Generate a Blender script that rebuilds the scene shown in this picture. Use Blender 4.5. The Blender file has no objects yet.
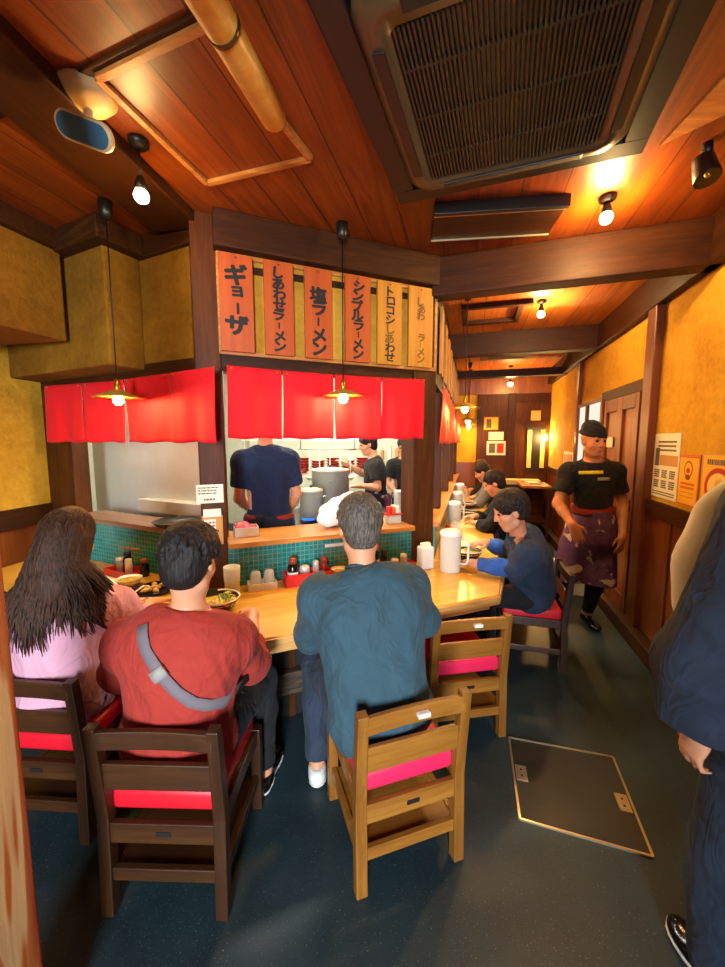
import bpy, math, random
import numpy as np
from mathutils import Vector, Matrix
from mathutils.bvhtree import BVHTree
random.seed(7); RNG = np.random.default_rng(7)
SC = bpy.context.scene
COL = SC.collection
R = math.radians
def sr(h):
    h = h.lstrip('#'); v = [int(h[i:i+2], 16)/255 for i in (0, 2, 4)]
    return tuple(c/12.92 if c <= .04045 else ((c+.055)/1.055)**2.4 for c in v)
# ------------------------------------------------------------------ materials
class NT:
    def __init__(s, name):
        s.m = bpy.data.materials.new(name); s.m.use_nodes = True
        s.t = s.m.node_tree; s.b = s.t.nodes['Principled BSDF']; s.o = s.t.nodes['Material Output']
    def n(s, typ, **kw):
        d = s.t.nodes.new(typ)
        for k, v in kw.items():
            if k in d.inputs: d.inputs[k].default_value = v
            else: setattr(d, k, v)
        return d
    def l(s, a, b): s.t.links.new(a, b)
    def coord(s, scale=(1,1,1), rot=(0,0,0)):
        tc = s.n('ShaderNodeTexCoord'); mp = s.n('ShaderNodeMapping')
        mp.inputs['Scale'].default_value = scale; mp.inputs['Rotation'].default_value = rot
        s.l(tc.outputs['Object'], mp.inputs['Vector']); return mp.outputs[0]
    def noise(s, vec, scale, detail=4, rough=.55, dist=0):
        d = s.n('ShaderNodeTexNoise'); d.inputs['Scale'].default_value = scale; d.inputs['Detail'].default_value = detail
        d.inputs['Roughness'].default_value = rough; d.inputs['Distortion'].default_value = dist
        if vec: s.l(vec, d.inputs['Vector'])
        return d.outputs['Fac']
    def ramp(s, fac, stops):
        r = s.n('ShaderNodeValToRGB'); e = r.color_ramp.elements
        while len(e) < len(stops): e.new(.5)
        for q, (p, c) in zip(e, stops): q.position = p; q.color = (*c, 1) if len(c) == 3 else c
        s.l(fac, r.inputs[0]); return r.outputs[0]
    def mix(s, fac, a, b, mode='MIX'):
        m = s.n('ShaderNodeMix', data_type='RGBA', blend_type=mode)
        for sock, v in ((m.inputs[0], fac), (m.inputs[6], a), (m.inputs[7], b)):
            if isinstance(v, (int, float)): sock.default_value = v
            elif isinstance(v, tuple): sock.default_value = (*v, 1)
            else: s.l(v, sock)
        return m.outputs[2]
    def bump(s, h, strength=.3, dist=.01):
        b = s.n('ShaderNodeBump'); b.inputs['Strength'].default_value = strength; b.inputs['Distance'].default_value = dist
        s.l(h, b.inputs['Height']); s.l(b.outputs[0], s.b.inputs['Normal'])
    def base(s, c, rough=.5, spec=.5, metal=0, coat=0):
        if isinstance(c, tuple): s.b.inputs['Base Color'].default_value = (*c, 1)
        else: s.l(c, s.b.inputs['Base Color'])
        s.b.inputs['Roughness'].default_value = rough; s.b.inputs['Metallic'].default_value = metal
        s.b.inputs['Specular IOR Level'].default_value = spec; s.b.inputs['Coat Weight'].default_value = coat
        return s.m
MATS = {}
def wood(name, dark, mid, light, axis='x', scale=1., rough=.45, figure=2.0, bump=.15, spec=.5):
    """streaked grain running along one local axis"""
    t = NT(name); k = {'x': (1.2, 14, 14), 'y': (14, 1.2, 14), 'z': (14, 14, 1.2)}[axis]
    v = t.coord(tuple(q*scale for q in k))
    a = t.noise(v, 1.0, 6, .6, figure); b = t.noise(v, 4.5, 3, .6, .3)
    f = t.n('ShaderNodeMath', operation='MULTIPLY_ADD'); f.inputs[1].default_value = .35
    t.l(b, f.inputs[0]); g = t.n('ShaderNodeMath', operation='MULTIPLY'); g.inputs[1].default_value = .72
    t.l(a, g.inputs[0]); t.l(g.outputs[0], f.inputs[2])
    c = t.ramp(f.outputs[0], [(.28, sr(dark)), (.52, sr(mid)), (.76, sr(light))])
    t.bump(f.outputs[0], bump, .004)
    MATS[name] = t.base(c, rough, spec); return MATS[name]
def planks(name, dark, mid, light, seam, width, axis='x', rough=.45, scale=1., rot=0.):
    """boards lying side by side along local axis with thin dark seams and board-to-board tone"""
    t = NT(name); v = t.coord((1,1,1), (0,0,rot))
    sx = t.n('ShaderNodeSeparateXYZ'); t.l(v, sx.inputs[0])
    acr = sx.outputs['Y' if axis == 'x' else 'X']
    d = t.n('ShaderNodeMath', operation='DIVIDE'); t.l(acr, d.inputs[0]); d.inputs[1].default_value = width
    fl = t.n('ShaderNodeMath', operation='FLOOR'); t.l(d.outputs[0], fl.inputs[0])
    fr = t.n('ShaderNodeMath', operation='FRACT'); t.l(d.outputs[0], fr.inputs[0])
    wn = t.n('ShaderNodeTexWhiteNoise', noise_dimensions='1D'); t.l(fl.outputs[0], wn.inputs['W'])
    mp = t.n('ShaderNodeMapping'); t.l(v, mp.inputs['Vector'])
    mp.inputs['Scale'].default_value = (1.1*scale, 13*scale, 13*scale) if axis == 'x' else (13*scale, 1.1*scale, 13*scale)
    cb = t.n('ShaderNodeCombineXYZ')
    for i in range(3): t.l(wn.outputs['Value'], cb.inputs[i])
    vs = t.n('ShaderNodeVectorMath', operation='SCALE'); vs.inputs['Scale'].default_value = 20.; t.l(cb.outputs[0], vs.inputs[0])
    t.l(vs.outputs[0], mp.inputs['Location'])
    a = t.noise(mp.outputs[0], 1.0, 6, .6, 2.2)
    ad = t.n('ShaderNodeMath', operation='MULTIPLY_ADD'); ad.inputs[1].default_value = .22; t.l(wn.outputs['Value'], ad.inputs[0]); t.l(a, ad.inputs[2])
    c = t.ramp(ad.outputs[0], [(.36, sr(dark)), (.6, sr(mid)), (.86, sr(light))])
    pp = t.n('ShaderNodeMath', operation='PINGPONG'); t.l(fr.outputs[0], pp.inputs[0]); pp.inputs[1].default_value = .5
    lt = t.n('ShaderNodeMath', operation='LESS_THAN'); t.l(pp.outputs[0], lt.inputs[0]); lt.inputs[1].default_value = .0035/width
    c2 = t.mix(lt.outputs[0], c, sr(seam)); t.bump(a, .12, .004)
    MATS[name] = t.base(c2, rough); return MATS[name]
def plain(name, hexc, rough=.5, metal=0, spec=.5, bump=0, bscale=60, vary=.0, coat=0, vscale=6):
    t = NT(name); c = sr(hexc)
    if vary:
        v = t.coord(); n = t.noise(v, vscale, 5, .6)
        c = t.ramp(n, [(.3, tuple(q*(1-vary) for q in c)), (.7, tuple(min(1, q*(1+vary)) for q in c))])
    if bump: t.bump(t.noise(t.coord(), bscale, 3), bump, .004)
    MATS[name] = t.base(c, rough, spec, metal, coat); return MATS[name]
def plaster(name, a, b, c, bump=.35):
    t = NT(name); v = t.coord()
    n = t.noise(v, 2.2, 6, .62, .8); n2 = t.noise(v, 26, 4, .6, .5)
    col = t.ramp(n, [(.3, sr(a)), (.52, sr(b)), (.75, sr(c))])
    col = t.mix(.25, col, t.ramp(n2, [(.35, sr(a)), (.65, sr(c))]))
    m = t.n('ShaderNodeMath', operation='MULTIPLY_ADD'); m.inputs[1].default_value = .6; t.l(n2, m.inputs[0]); t.l(n, m.inputs[2])
    t.bump(m.outputs[0], bump, .02); MATS[name] = t.base(col, .92, .15); return MATS[name]
def fabric(name, hexc, vary=.12, rough=.85, weave=420, sheen=.03, bump=.12, crease=.0):
    t = NT(name); c = sr(hexc); v = t.coord(); n = t.noise(v, 9, 4, .6)
    col = t.ramp(n, [(.3, tuple(q*(1-vary) for q in c)), (.7, tuple(min(1, q*(1+vary)) for q in c))])
    h = t.noise(v, weave, 2)
    if crease:
        v2 = t.coord((1, 1, .62), (.35, .5, .2)); w_ = []
        for sc, am in ((3.6, 1.), (8., .45)):
            q = t.noise(v2, sc, 2, .5, 1.4); d = t.n('ShaderNodeMath', operation='SUBTRACT'); t.l(q, d.inputs[0]); d.inputs[1].default_value = .5
            e = t.n('ShaderNodeMath', operation='ABSOLUTE'); t.l(d.outputs[0], e.inputs[0])
            r_ = t.n('ShaderNodeMapRange', interpolation_type='SMOOTHSTEP'); r_.inputs[1].default_value = 0; r_.inputs[2].default_value = .11; r_.inputs[3].default_value = am; r_.inputs[4].default_value = 0; t.l(e.outputs[0], r_.inputs[0]); w_.append(r_.outputs[0])
        ad = t.n('ShaderNodeMath', operation='ADD'); t.l(w_[0], ad.inputs[0]); t.l(w_[1], ad.inputs[1])
        b2 = t.n('ShaderNodeBump'); b2.inputs['Strength'].default_value = crease; b2.inputs['Distance'].default_value = .022; t.l(ad.outputs[0], b2.inputs['Height'])
        b1 = t.n('ShaderNodeBump'); b1.inputs['Strength'].default_value = bump; b1.inputs['Distance'].default_value = .002; t.l(h, b1.inputs['Height']); t.l(b2.outputs[0], b1.inputs['Normal']); t.l(b1.outputs[0], t.b.inputs['Normal'])
    else: t.bump(h, bump, .002)
    t.b.inputs['Sheen Weight'].default_value = sheen
    MATS[name] = t.base(col, rough, .2); return MATS[name]
def hairmat(name, dark, light, scale=(60, 60, 6), rough=.62):
    t = NT(name); v = t.coord(scale); n = t.noise(v, 2.2, 4, .6, .4)
    t.bump(n, .8, .006); MATS[name] = t.base(t.ramp(n, [(.35, sr(dark)), (.7, sr(light))]), rough, .3); return MATS[name]
def glow(name, hexc, strength):
    t = NT(name); e = t.n('ShaderNodeEmission'); e.inputs['Color'].default_value = (*sr(hexc), 1); e.inputs['Strength'].default_value = strength
    t.l(e.outputs[0], t.o.inputs['Surface']); MATS[name] = t.m; return t.m
def glass(name, hexc, rough=.05, trans=1., alpha=1.):
    t = NT(name); t.base(sr(hexc), rough); t.b.inputs['Transmission Weight'].default_value = trans; t.b.inputs['IOR'].default_value = 1.25
    t.b.inputs['Alpha'].default_value = alpha; MATS[name] = t.m; return t.m

wood('dark_wood', '#1d0e04', '#351a07', '#4b2809', 'x', 1, .55, spec=.2)
wood('dark_wood_z', '#2a1405', '#452207', '#5c320c', 'z', 1, .55, spec=.2)
wood('post_wood_z', '#301403', '#482105', '#5e3009', 'z', 1, .5, 1.2, spec=.2)
wood('beam_wood', '#200d02', '#341703', '#482304', 'x', 1, .55, spec=.2)
wood('trim_wood', '#7a4518', '#a8662a', '#c98a42', 'x', 1, .45)
wood('trim_wood_z', '#7a4518', '#a8662a', '#c98a42', 'z', 1, .45)
wood('ledge_wood', '#8a4f1c', '#b8732c', '#cf9146', 'x', .8, .35)
wood('chair_wood', '#5e350d', '#7f4e18', '#996624', 'z', 1, .38, 1.0)
wood('chair_wood_x', '#6b3d10', '#8c581c', '#a46f2a', 'x', 1, .38, 1.0)
wood('chair_dark', '#221006', '#341b08', '#47280c', 'z', 1, .4, 1.0)
wood('chair_dark_x', '#261307', '#3a1f09', '#4e2d0e', 'x', 1, .4, 1.0)
wood('counter_wood', '#b4741c', '#d99c34', '#eab654', 'x', .55, .28, 2.6, .06)
wood('counter_edge', '#8e5a24', '#c08a48', '#d9aa68', 'x', .8, .45)
t = NT('front_post'); v = t.coord((7, 7, .55)); n0 = t.noise(v, 1.0, 2, .5, .6)
m0 = t.n('ShaderNodeMath', operation='MULTIPLY'); m0.inputs[1].default_value = 34; t.l(n0, m0.inputs[0]); m1 = t.n('ShaderNodeMath', operation='SINE'); t.l(m0.outputs[0], m1.inputs[0])
m2 = t.n('ShaderNodeMapRange'); m2.inputs[1].default_value = -1; m2.inputs[2].default_value = 1; t.l(m1.outputs[0], m2.inputs[0]); fine = t.noise(t.coord((60, 60, 3)), 1, 4)
c = t.ramp(m2.outputs[0], [(.25, sr('#a03c08')), (.62, sr('#ba5a14')), (.8, sr('#dcb27a'))]); c = t.mix(.25, c, t.ramp(fine, [(.35, sr('#7a340a')), (.65, sr('#d8a468'))])); t.bump(fine, .25, .003); MATS['front_post'] = t.base(c, .5)
wood('sign_wood', '#8e3203', '#a84605', '#b75a0b', 'z', .5, .55, .8)
wood('sign_pale', '#985008', '#b0700e', '#c48a1c', 'z', .5, .55, .8)
wood('bamboo', '#a86a1c', '#c98c34', '#dba850', 'x', .6, .35, .5)
wood('worn_plank', '#171310', '#3b2c1f', '#8a6a42', 'x', 1.4, .6, 2.5)
wood('panel_wood', '#4c2104', '#6a3107', '#83430d', 'z', .7, .42, 1.4)
wood('door_wood', '#5c2c07', '#7c430d', '#985c18', 'z', .8, .42, 1.0)
planks('ceiling_planks', '#5a2202', '#763103', '#924506', '#2a0e02', .21, 'y', .42, 1., R(15.5)); planks('ceiling_light', '#8a4208', '#ac5c10', '#c67820', '#4a2005', .21, 'x', .45)
planks('dado_planks', '#4e220a', '#6f3611', '#8a4b1e', '#2a1005', .16, 'x', .42)
wood('ledge_dull', '#5a3c2a', '#7c5a46', '#937260', 'x', .8, .4); plain('black_panel', '#17130f', .55, bump=.2, vary=.3)
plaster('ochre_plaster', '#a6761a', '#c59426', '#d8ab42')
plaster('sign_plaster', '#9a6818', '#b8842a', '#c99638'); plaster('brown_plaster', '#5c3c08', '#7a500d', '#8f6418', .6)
t = NT('floor_mat'); v = t.coord()
n1 = t.noise(v, 1.6, 6, .6, .4); n2 = t.noise(v, 55, 3, .7); n3 = t.noise(v, 160, 2, .5)
c = t.ramp(n1, [(.3, sr('#18262b')), (.55, sr('#233539')), (.8, sr('#30444a'))])
c = t.mix(t.ramp(n3, [(.64, (0,0,0)), (.75, (.5,.5,.5))]), c, sr('#8a9290'))
t.bump(n2, .12, .003); r_ = t.n('ShaderNodeMapRange'); r_.inputs[3].default_value = .32; r_.inputs[4].default_value = .6
t.l(n1, r_.inputs[0]); t.base(c, .4, .4); t.l(r_.outputs[0], t.b.inputs['Roughness']); MATS['floor_mat'] = t.m
t = NT('tile_green'); v = t.coord()
br = t.n('ShaderNodeTexBrick', offset=0., squash=1.); br.inputs['Scale'].default_value = 1
br.inputs['Brick Width'].default_value = .03; br.inputs['Row Height'].default_value = .03; br.inputs['Mortar Size'].default_value = .0022
br.inputs['Color1'].default_value = (*sr('#10706c'), 1); br.inputs['Color2'].default_value = (*sr('#1e8580'), 1); br.inputs['Mortar'].default_value = (*sr('#5c9a93'), 1)
mp = t.n('ShaderNodeMapping'); mp.inputs['Rotation'].default_value = (R(90), 0, 0); t.l(v, mp.inputs['Vector']); t.l(mp.outputs[0], br.inputs['Vector'])
t.base(br.outputs['Color'], .15); iv = t.n('ShaderNodeMath', operation='SUBTRACT'); iv.inputs[0].default_value = 1; t.l(br.outputs['Fac'], iv.inputs[1]); t.bump(iv.outputs[0], .5, .004); MATS['tile_green'] = t.m
def brushed(name, a, b, rough=.3):
    t = NT(name); v = t.coord((1.5, 1.5, 60)); n = t.noise(v, 2, 4); n2 = t.noise(t.coord(), 2.5, 4)
    c = t.ramp(n2, [(.3, sr(a)), (.7, sr(b))]); t.bump(n, .05, .002); MATS[name] = t.base(c, rough, .5, .45); return t.m
brushed('steel', '#ddd6c2', '#ece6d6', .34); brushed('steel_dark', '#a8a396', '#c5c0b2', .34)
fabric('noren_red', '#d4141e', .06, .75); fabric('noren_orange', '#e0461c', .08, .75)
plain('seat_pink', '#e0234f', .38, bump=.08, bscale=220, vary=.05); plain('seat_red', '#d01425', .4, bump=.08, bscale=220, vary=.05)
plain('black_plastic', '#120f0d', .4, vary=.1); plain('ink', '#120d0b', .7); plain('ink_faded', '#6b4a12', .8)
plain('ac_brown', '#4a3a26', .3, vary=.25, vscale=3); plain('ac_dark', '#120d09', .5); plain('ac_grill', '#2a2115', .45)
plain('cream', '#d9bd86', .5); plain('blue_glass', '#3c6f8c', .12, coat=.5); plain('white_plastic', '#dcdad2', .4)
plain('paper', '#e9e1c8', .8); plain('paper_yellow', '#e8ac18', .7); plain('paper_orange', '#c9661a', .7); plain('card_tan', '#c08a4a', .8)
plain('mark_grey', '#5a5248', .8); plain('mark_red', '#b5281c', .7); plain('mark_brown', '#7c4018', .7)
plain('red_plastic', '#c81a20', .35); plain('cap_red', '#c0241c', .4); plain('cap_brown', '#7a3216', .45); plain('soy_glass', '#160a07', .12)
plain('label_white', '#e4e0d6', .6); plain('bowl_black', '#171412', .2); plain('bowl_white', '#e6dfcc', .2); plain('bowl_red', '#a3201c', .25)
plain('broth', '#d9a63c', .25, vary=.25, vscale=30); plain('scallion', '#5f8a2a', .6, vary=.3, vscale=40); plain('noodle', '#e6c868', .45); plain('nori', '#15160f', .6)
plain('gyoza', '#d8a85e', .5, vary=.25, vscale=25); plain('karaage', '#b5712c', .7, vary=.35, vscale=30, bump=.5)
plain('ginger', '#c8082f', .5, bump=.6, bscale=80, vary=.15); plain('rag_white', '#ecebe6', .7, bump=.4, bscale=25)
plain('purple_brown', '#3a2a30', .6); plain('brass', '#b98a30', .3, metal=.9); plain('shade_brass', '#c9a24a', .35, metal=.6)
plain('metal_trim', '#c9bd98', .3, metal=.8); plain('hatch_inner', '#23241f', .5, bump=.2, vary=.25)
glass('clear_glass', '#f4f6f4', .06, 0., .30); glass('frost', '#dcd8c8', .35, .0, .74)
plain('knob_metal', '#6e5a36', .35, metal=1); plain('grey_panel', '#5d5a50', .5); plain('wire_dark', '#1b1613', .5)
plain('pot_lid', '#d8caa0', .4); plain('kitchen_white', '#c6c4ae', .35, vary=.05); plain('box_white', '#e0ddd2', .6)
plain('tatami', '#c8b070', .7)
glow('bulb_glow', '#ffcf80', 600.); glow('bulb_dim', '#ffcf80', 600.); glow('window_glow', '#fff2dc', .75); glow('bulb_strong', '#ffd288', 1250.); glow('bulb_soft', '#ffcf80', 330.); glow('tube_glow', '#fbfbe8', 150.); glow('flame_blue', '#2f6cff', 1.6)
M = MATS
# ------------------------------------------------------------------ mesh builder
class MB:
    def __init__(s): s.v = []; s.f = []; s.sm = []
    def _add(s, vs, fs, smooth=False):
        b = len(s.v); s.v += [tuple(q) for q in vs]; s.f += [tuple(b+i for i in f) for f in fs]; s.sm += [smooth]*len(fs); return s
    def box(s, x0, x1, y0, y1, z0, z1):
        vs = [(x, y, z) for z in (z0, z1) for y in (y0, y1) for x in (x0, x1)]
        return s._add(vs, [(0,2,3,1), (4,5,7,6), (0,1,5,4), (2,6,7,3), (0,4,6,2), (1,3,7,5)])
    def bar(s, p, q, w, h, up=(0,0,1), w2=None, h2=None):
        p, q = Vector(p), Vector(q); d = (q-p).normalized(); up = Vector(up)
        a = d.cross(up)
        if a.length < 1e-4: a = d.cross(Vector((1,0,0)))
        a.normalize(); b = a.cross(d).normalized(); vs = []
        for c, ww, hh in ((p, w, h), (q, w2 or w, h2 or h)):
            vs += [c-a*ww/2-b*hh/2, c+a*ww/2-b*hh/2, c+a*ww/2+b*hh/2, c-a*ww/2+b*hh/2]
        return s._add(vs, [(0,1,2,3), (7,6,5,4), (0,4,5,1), (1,5,6,2), (2,6,7,3), (3,7,4,0)])
    def cyl(s, p, q, r, r2=None, n=16, cap=True):
        return s.tube([p, q], [r, r if r2 is None else r2], n, cap, smooth=True)
    def tube(s, pts, rs, n=10, cap=True, smooth=True, flat=1., up=None):
        pts = [Vector(p) for p in pts]
        if isinstance(rs, (int, float)): rs = [rs]*len(pts)
        vs, fs = [], []; prev = None
        for i, p in enumerate(pts):
            d = (pts[min(i+1, len(pts)-1)]-pts[max(i-1, 0)]).normalized()
            if prev is None:
                a = Vector(up) if up else (Vector((0,0,1)) if abs(d.z) < .9 else Vector((1,0,0)))
                a = (a-d*a.dot(d)).normalized()
            else: a = (prev-d*prev.dot(d)).normalized()
            prev = a; b = d.cross(a)
            for k in range(n):
                t = 2*math.pi*k/n; vs.append(p+a*(math.cos(t)*rs[i]*flat)+b*(math.sin(t)*rs[i]))
        for i in range(len(pts)-1):
            for k in range(n): fs.append((i*n+k, i*n+(k+1)%n, (i+1)*n+(k+1)%n, (i+1)*n+k))
        s._add(vs, fs, smooth)
        if cap:
            m = len(pts)
            s._add(vs[:n], [tuple(range(n-1, -1, -1))]); s._add(vs[(m-1)*n:], [tuple(range(n))])
        return s
    def lathe(s, prof, c=(0,0,0), n=28, smooth=True, tilt=None):
        vs, fs = [], []; m = len(prof)
        for (r, z) in prof:
            for k in range(n):
                t = 2*math.pi*k/n; p = Vector((r*math.cos(t), r*math.sin(t), z))
                if tilt: p = tilt @ p
                vs.append(p+Vector(c))
        for i in range(m-1):
            for k in range(n):
                fs.append((i*n+k, i*n+(k+1)%n, (i+1)*n+(k+1)%n, (i+1)*n+k))
        return s._add(vs, fs, smooth)
    def ell(s, c, r, n=16, m=10, rot=None):
        prof = [(math.sin(math.pi*i/m), -math.cos(math.pi*i/m)) for i in range(m+1)]
        vs, fs = [], []
        for (q, z) in prof:
            for k in range(n):
                t = 2*math.pi*k/n; p = Vector((q*math.cos(t)*r[0], q*math.sin(t)*r[1], z*r[2]))
                if rot: p = rot @ p
                vs.append(p+Vector(c))
        for i in range(m):
            for k in range(n): fs.append((i*n+k, i*n+(k+1)%n, (i+1)*n+(k+1)%n, (i+1)*n+k))
        return s._add(vs, fs, True)
    def prism(s, poly, z0, z1):
        n = len(poly); vs = [(x, y, z0) for x, y in poly]+[(x, y, z1) for x, y in poly]
        fs = [tuple(range(n-1, -1, -1)), tuple(range(n, 2*n))]+[(i, (i+1)%n, n+(i+1)%n, n+i) for i in range(n)]
        return s._add(vs, fs)
    def prism_y(s, poly, y0, y1):
        n = len(poly); vs = [(x, y0, z) for x, z in poly]+[(x, y1, z) for x, z in poly]
        fs = [tuple(range(n)), tuple(range(2*n-1, n-1, -1))]+[(n+i, n+(i+1)%n, (i+1)%n, i) for i in range(n)]
        return s._add(vs, fs)
    def build(s, name, mat, parent=None, loc=None, rotz=None, bevel=0, seg=2, solid=0, subd=0):
        me = bpy.data.meshes.new(name); me.from_pydata(s.v, [], s.f)
        me.polygons.foreach_set('use_smooth', s.sm); me.materials.append(M[mat] if isinstance(mat, str) else mat)
        import bmesh
        bm = bmesh.new(); bm.from_mesh(me)
        bmesh.ops.remove_doubles(bm, verts=bm.verts, dist=1e-5)
        bmesh.ops.dissolve_degenerate(bm, edges=bm.edges, dist=1e-6)
        bmesh.ops.recalc_face_normals(bm, faces=bm.faces); bm.to_mesh(me); bm.free(); me.update()
        o = bpy.data.objects.new(name, me); COL.objects.link(o)
        if parent: o.parent = parent
        if loc: o.location = loc
        if rotz: o.rotation_euler = (0, 0, rotz)
        if bevel:
            b = o.modifiers.new('bevel', 'BEVEL'); b.width = bevel; b.segments = seg; b.limit_method = 'ANGLE'; b.angle_limit = R(40)
        if solid:
            b = o.modifiers.new('solid', 'SOLIDIFY'); b.thickness = solid; b.offset = 0
        if subd:
            b = o.modifiers.new('sub', 'SUBSURF'); b.levels = subd; b.render_levels = subd
        return o
def tag(o, label=None, cat=None, group=None, kind=None):
    for k, v in (('label', label), ('category', cat), ('group', group), ('kind', kind)):
        if v: o[k] = v
    return o
def thing(name, label, cat, loc=(0,0,0), rotz=0., group=None):
    o = bpy.data.objects.new(name, None); o.empty_display_size = .1; COL.objects.link(o)
    o.location = loc; o.rotation_euler = (0, 0, rotz); return tag(o, label, cat, group)
def struct(o): o['kind'] = 'structure'; return o
def kids(o): return [c for c in list(bpy.data.objects) if c.parent == o]
def copy_tree(o, loc=None, rotz=None, label=None, parent=None):
    c = o.copy(); COL.objects.link(c)
    if parent: c.parent = parent
    if loc is not None: c.location = loc
    if rotz is not None: c.rotation_euler = (0, 0, rotz)
    if label: c['label'] = label
    for ch in kids(o): copy_tree(ch, parent=c)
    return c
def glyph(txt, size, off=0., font_shear=0.):
    """verts, faces of a text centred on the origin in the xy plane"""
    cu = bpy.data.curves.new('glyph', 'FONT'); cu.body = txt; cu.size = size; cu.align_x = 'CENTER'; cu.align_y = 'CENTER'
    cu.offset = off; cu.resolution_u = 3; cu.shear = font_shear
    ob = bpy.data.objects.new('glyph', cu); COL.objects.link(ob)
    dg = bpy.context.evaluated_depsgraph_get(); ev = ob.evaluated_get(dg); me = ev.to_mesh()
    vs = [tuple(v.co) for v in me.vertices]; fs = [tuple(p.vertices) for p in me.polygons]
    ev.to_mesh_clear(); bpy.data.objects.remove(ob); bpy.data.curves.remove(cu)
    if vs:
        cx = (min(v[0] for v in vs)+max(v[0] for v in vs))/2; cy = (min(v[1] for v in vs)+max(v[1] for v in vs))/2
        vs = [(v[0]-cx, v[1]-cy, 0) for v in vs]
    return vs, fs
# ------------------------------------------------------------------ plan of the room (metres, camera stands over the origin)
CEIL = 2.86
KA, LA, RA = R(23), R(-26), R(74.5)
KO, LO, RO, CO = (-.83, 2.347), (-.95, 2.375), (2.2, 2.88), (.53, 2.92)
def fr(o, a):
    return lambda u, v, z=0.: (o[0]+u*math.cos(a)-v*math.sin(a), o[1]+u*math.sin(a)+v*math.cos(a), z)
K, L, RW, CW = fr(KO, KA), fr(LO, LA), fr(RO, RA), fr(CO, RA)   # v: K,L into kitchen; RW v<0 is to the right (out of room); CW v>0 into kitchen
# ------------------------------------------------------------------ room shell
def fbox(f, a, u0, u1, v0, v1, z0, z1, name, mat, parent=None, bevel=.0):
    """box in a rotated plan frame, its object origin at the frame point (u0, v0) so grain follows the piece"""
    o = MB().box(0, u1-u0, 0, v1-v0, 0, z1-z0).build(name, mat, parent, bevel=bevel)
    o.location = f(u0, v0, z0); o.rotation_euler = (0, 0, a); return o
struct(MB().box(-5, 6.5, -4.2, 12, -.12, 0).build('floor', 'floor_mat'))
struct(MB().box(-5, 6.5, -4.2, 12, CEIL, CEIL+.1).build('ceiling', 'ceiling_planks'))
struct(fbox(RW, RA, -5, 7.2, -.14, 0, 1.11, CEIL, 'wall_right', 'ochre_plaster'))
struct(fbox(RW, RA, -5, 7.2, -.14, .012, .0, 1.11, 'wall_right_dado', 'panel_wood'))
for i in range(24):
    u = -4.6+i*.48
    if not (.0 < u < 1.5): struct(fbox(RW, RA, u, u+.06, .012, .026, .13, 1.06, 'trim_1', 'panel_wood', bevel=.004))
struct(fbox(RW, RA, -5, .1, .012, .04, 1.04, 1.16, 'trim_2', 'beam_wood', bevel=.006))
struct(fbox(RW, RA, 1.3, 7.2, .012, .04, 1.04, 1.16, 'trim_2', 'beam_wood', bevel=.006))
struct(fbox(RW, RA, -5, 7.2, .012, .11, 0, .12, 'baseboard_right', 'dark_wood', bevel=.006))
struct(fbox(RW, RA, -5, 7.2, .0, .07, 2.6, CEIL, 'trim_3', 'beam_wood', bevel=.006))
struct(fbox(RW, RA, .1, .26, .0, .06, .12, 2.6, 'trim_4', 'panel_wood', bevel=.006))
struct(fbox(RW, RA, 1.24, 1.30, .0, .06, .12, 2.04, 'trim_4', 'panel_wood', bevel=.006))
struct(fbox(RW, RA, .26, 1.30, .0, .05, 2.0, 2.1, 'trim_4', 'beam_wood', bevel=.006))
struct(fbox(RW, RA, 2.28, 2.36, .0, .05, .12, 2.6, 'trim_4', 'panel_wood', bevel=.006))
# door on the right wall with panels and handle
d = struct(fbox(RW, RA, .26, 1.24, .0, .03, .12, 2.0, 'door_1', 'door_wood', bevel=.004))
for (a, b, z0, z1) in ((.06, .13, 0, 1.88), (.42, .56, 0, 1.88), (.85, .92, 0, 1.88), (.13, .42, 0, .14), (.56, .85, 0, .14), (.13, .42, .82, .94), (.56, .85, .82, .94), (.13, .42, 1.76, 1.88), (.56, .85, 1.76, 1.88)):
    MB().box(a, b, .03, .052, z0, z1).build('door_stile', 'panel_wood', d, bevel=.005)
h = MB(); h.box(.10, .15, .05, .065, .82, .98); h.cyl((.125, .06, .9), (.125, .115, .9), .011); h.bar((.125, .11, .9), (.27, .11, .9), .02, .022)
h.build('door_handle', 'black_plastic', d, bevel=.003)
MB().box(.62, .78, .05, .056, 1.42, 1.52).build('door_notice', 'paper', d)
# window beyond the door, daylight put into its white frosted panes as emission
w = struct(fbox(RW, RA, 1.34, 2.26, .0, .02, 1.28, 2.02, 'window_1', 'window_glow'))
MB().box(.5, .58, .02, .045, 0, .74).build('window_mullion', 'dark_wood_z', w, bevel=.004)
for (x0, x1, z0, z1) in ((-.04, 0, -.04, .78), (.92, .96, -.04, .78), (0, .92, -.04, 0), (0, .92, .74, .78)):
    MB().box(x0, x1, .0, .045, z0, z1).build('window_frame', 'panel_wood', w, bevel=.004)
struct(fbox(CW, RA, .0, 4.75, -1.62, .0, CEIL-.012, CEIL-.001, 'ceiling_corridor', 'ceiling_light'))
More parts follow.
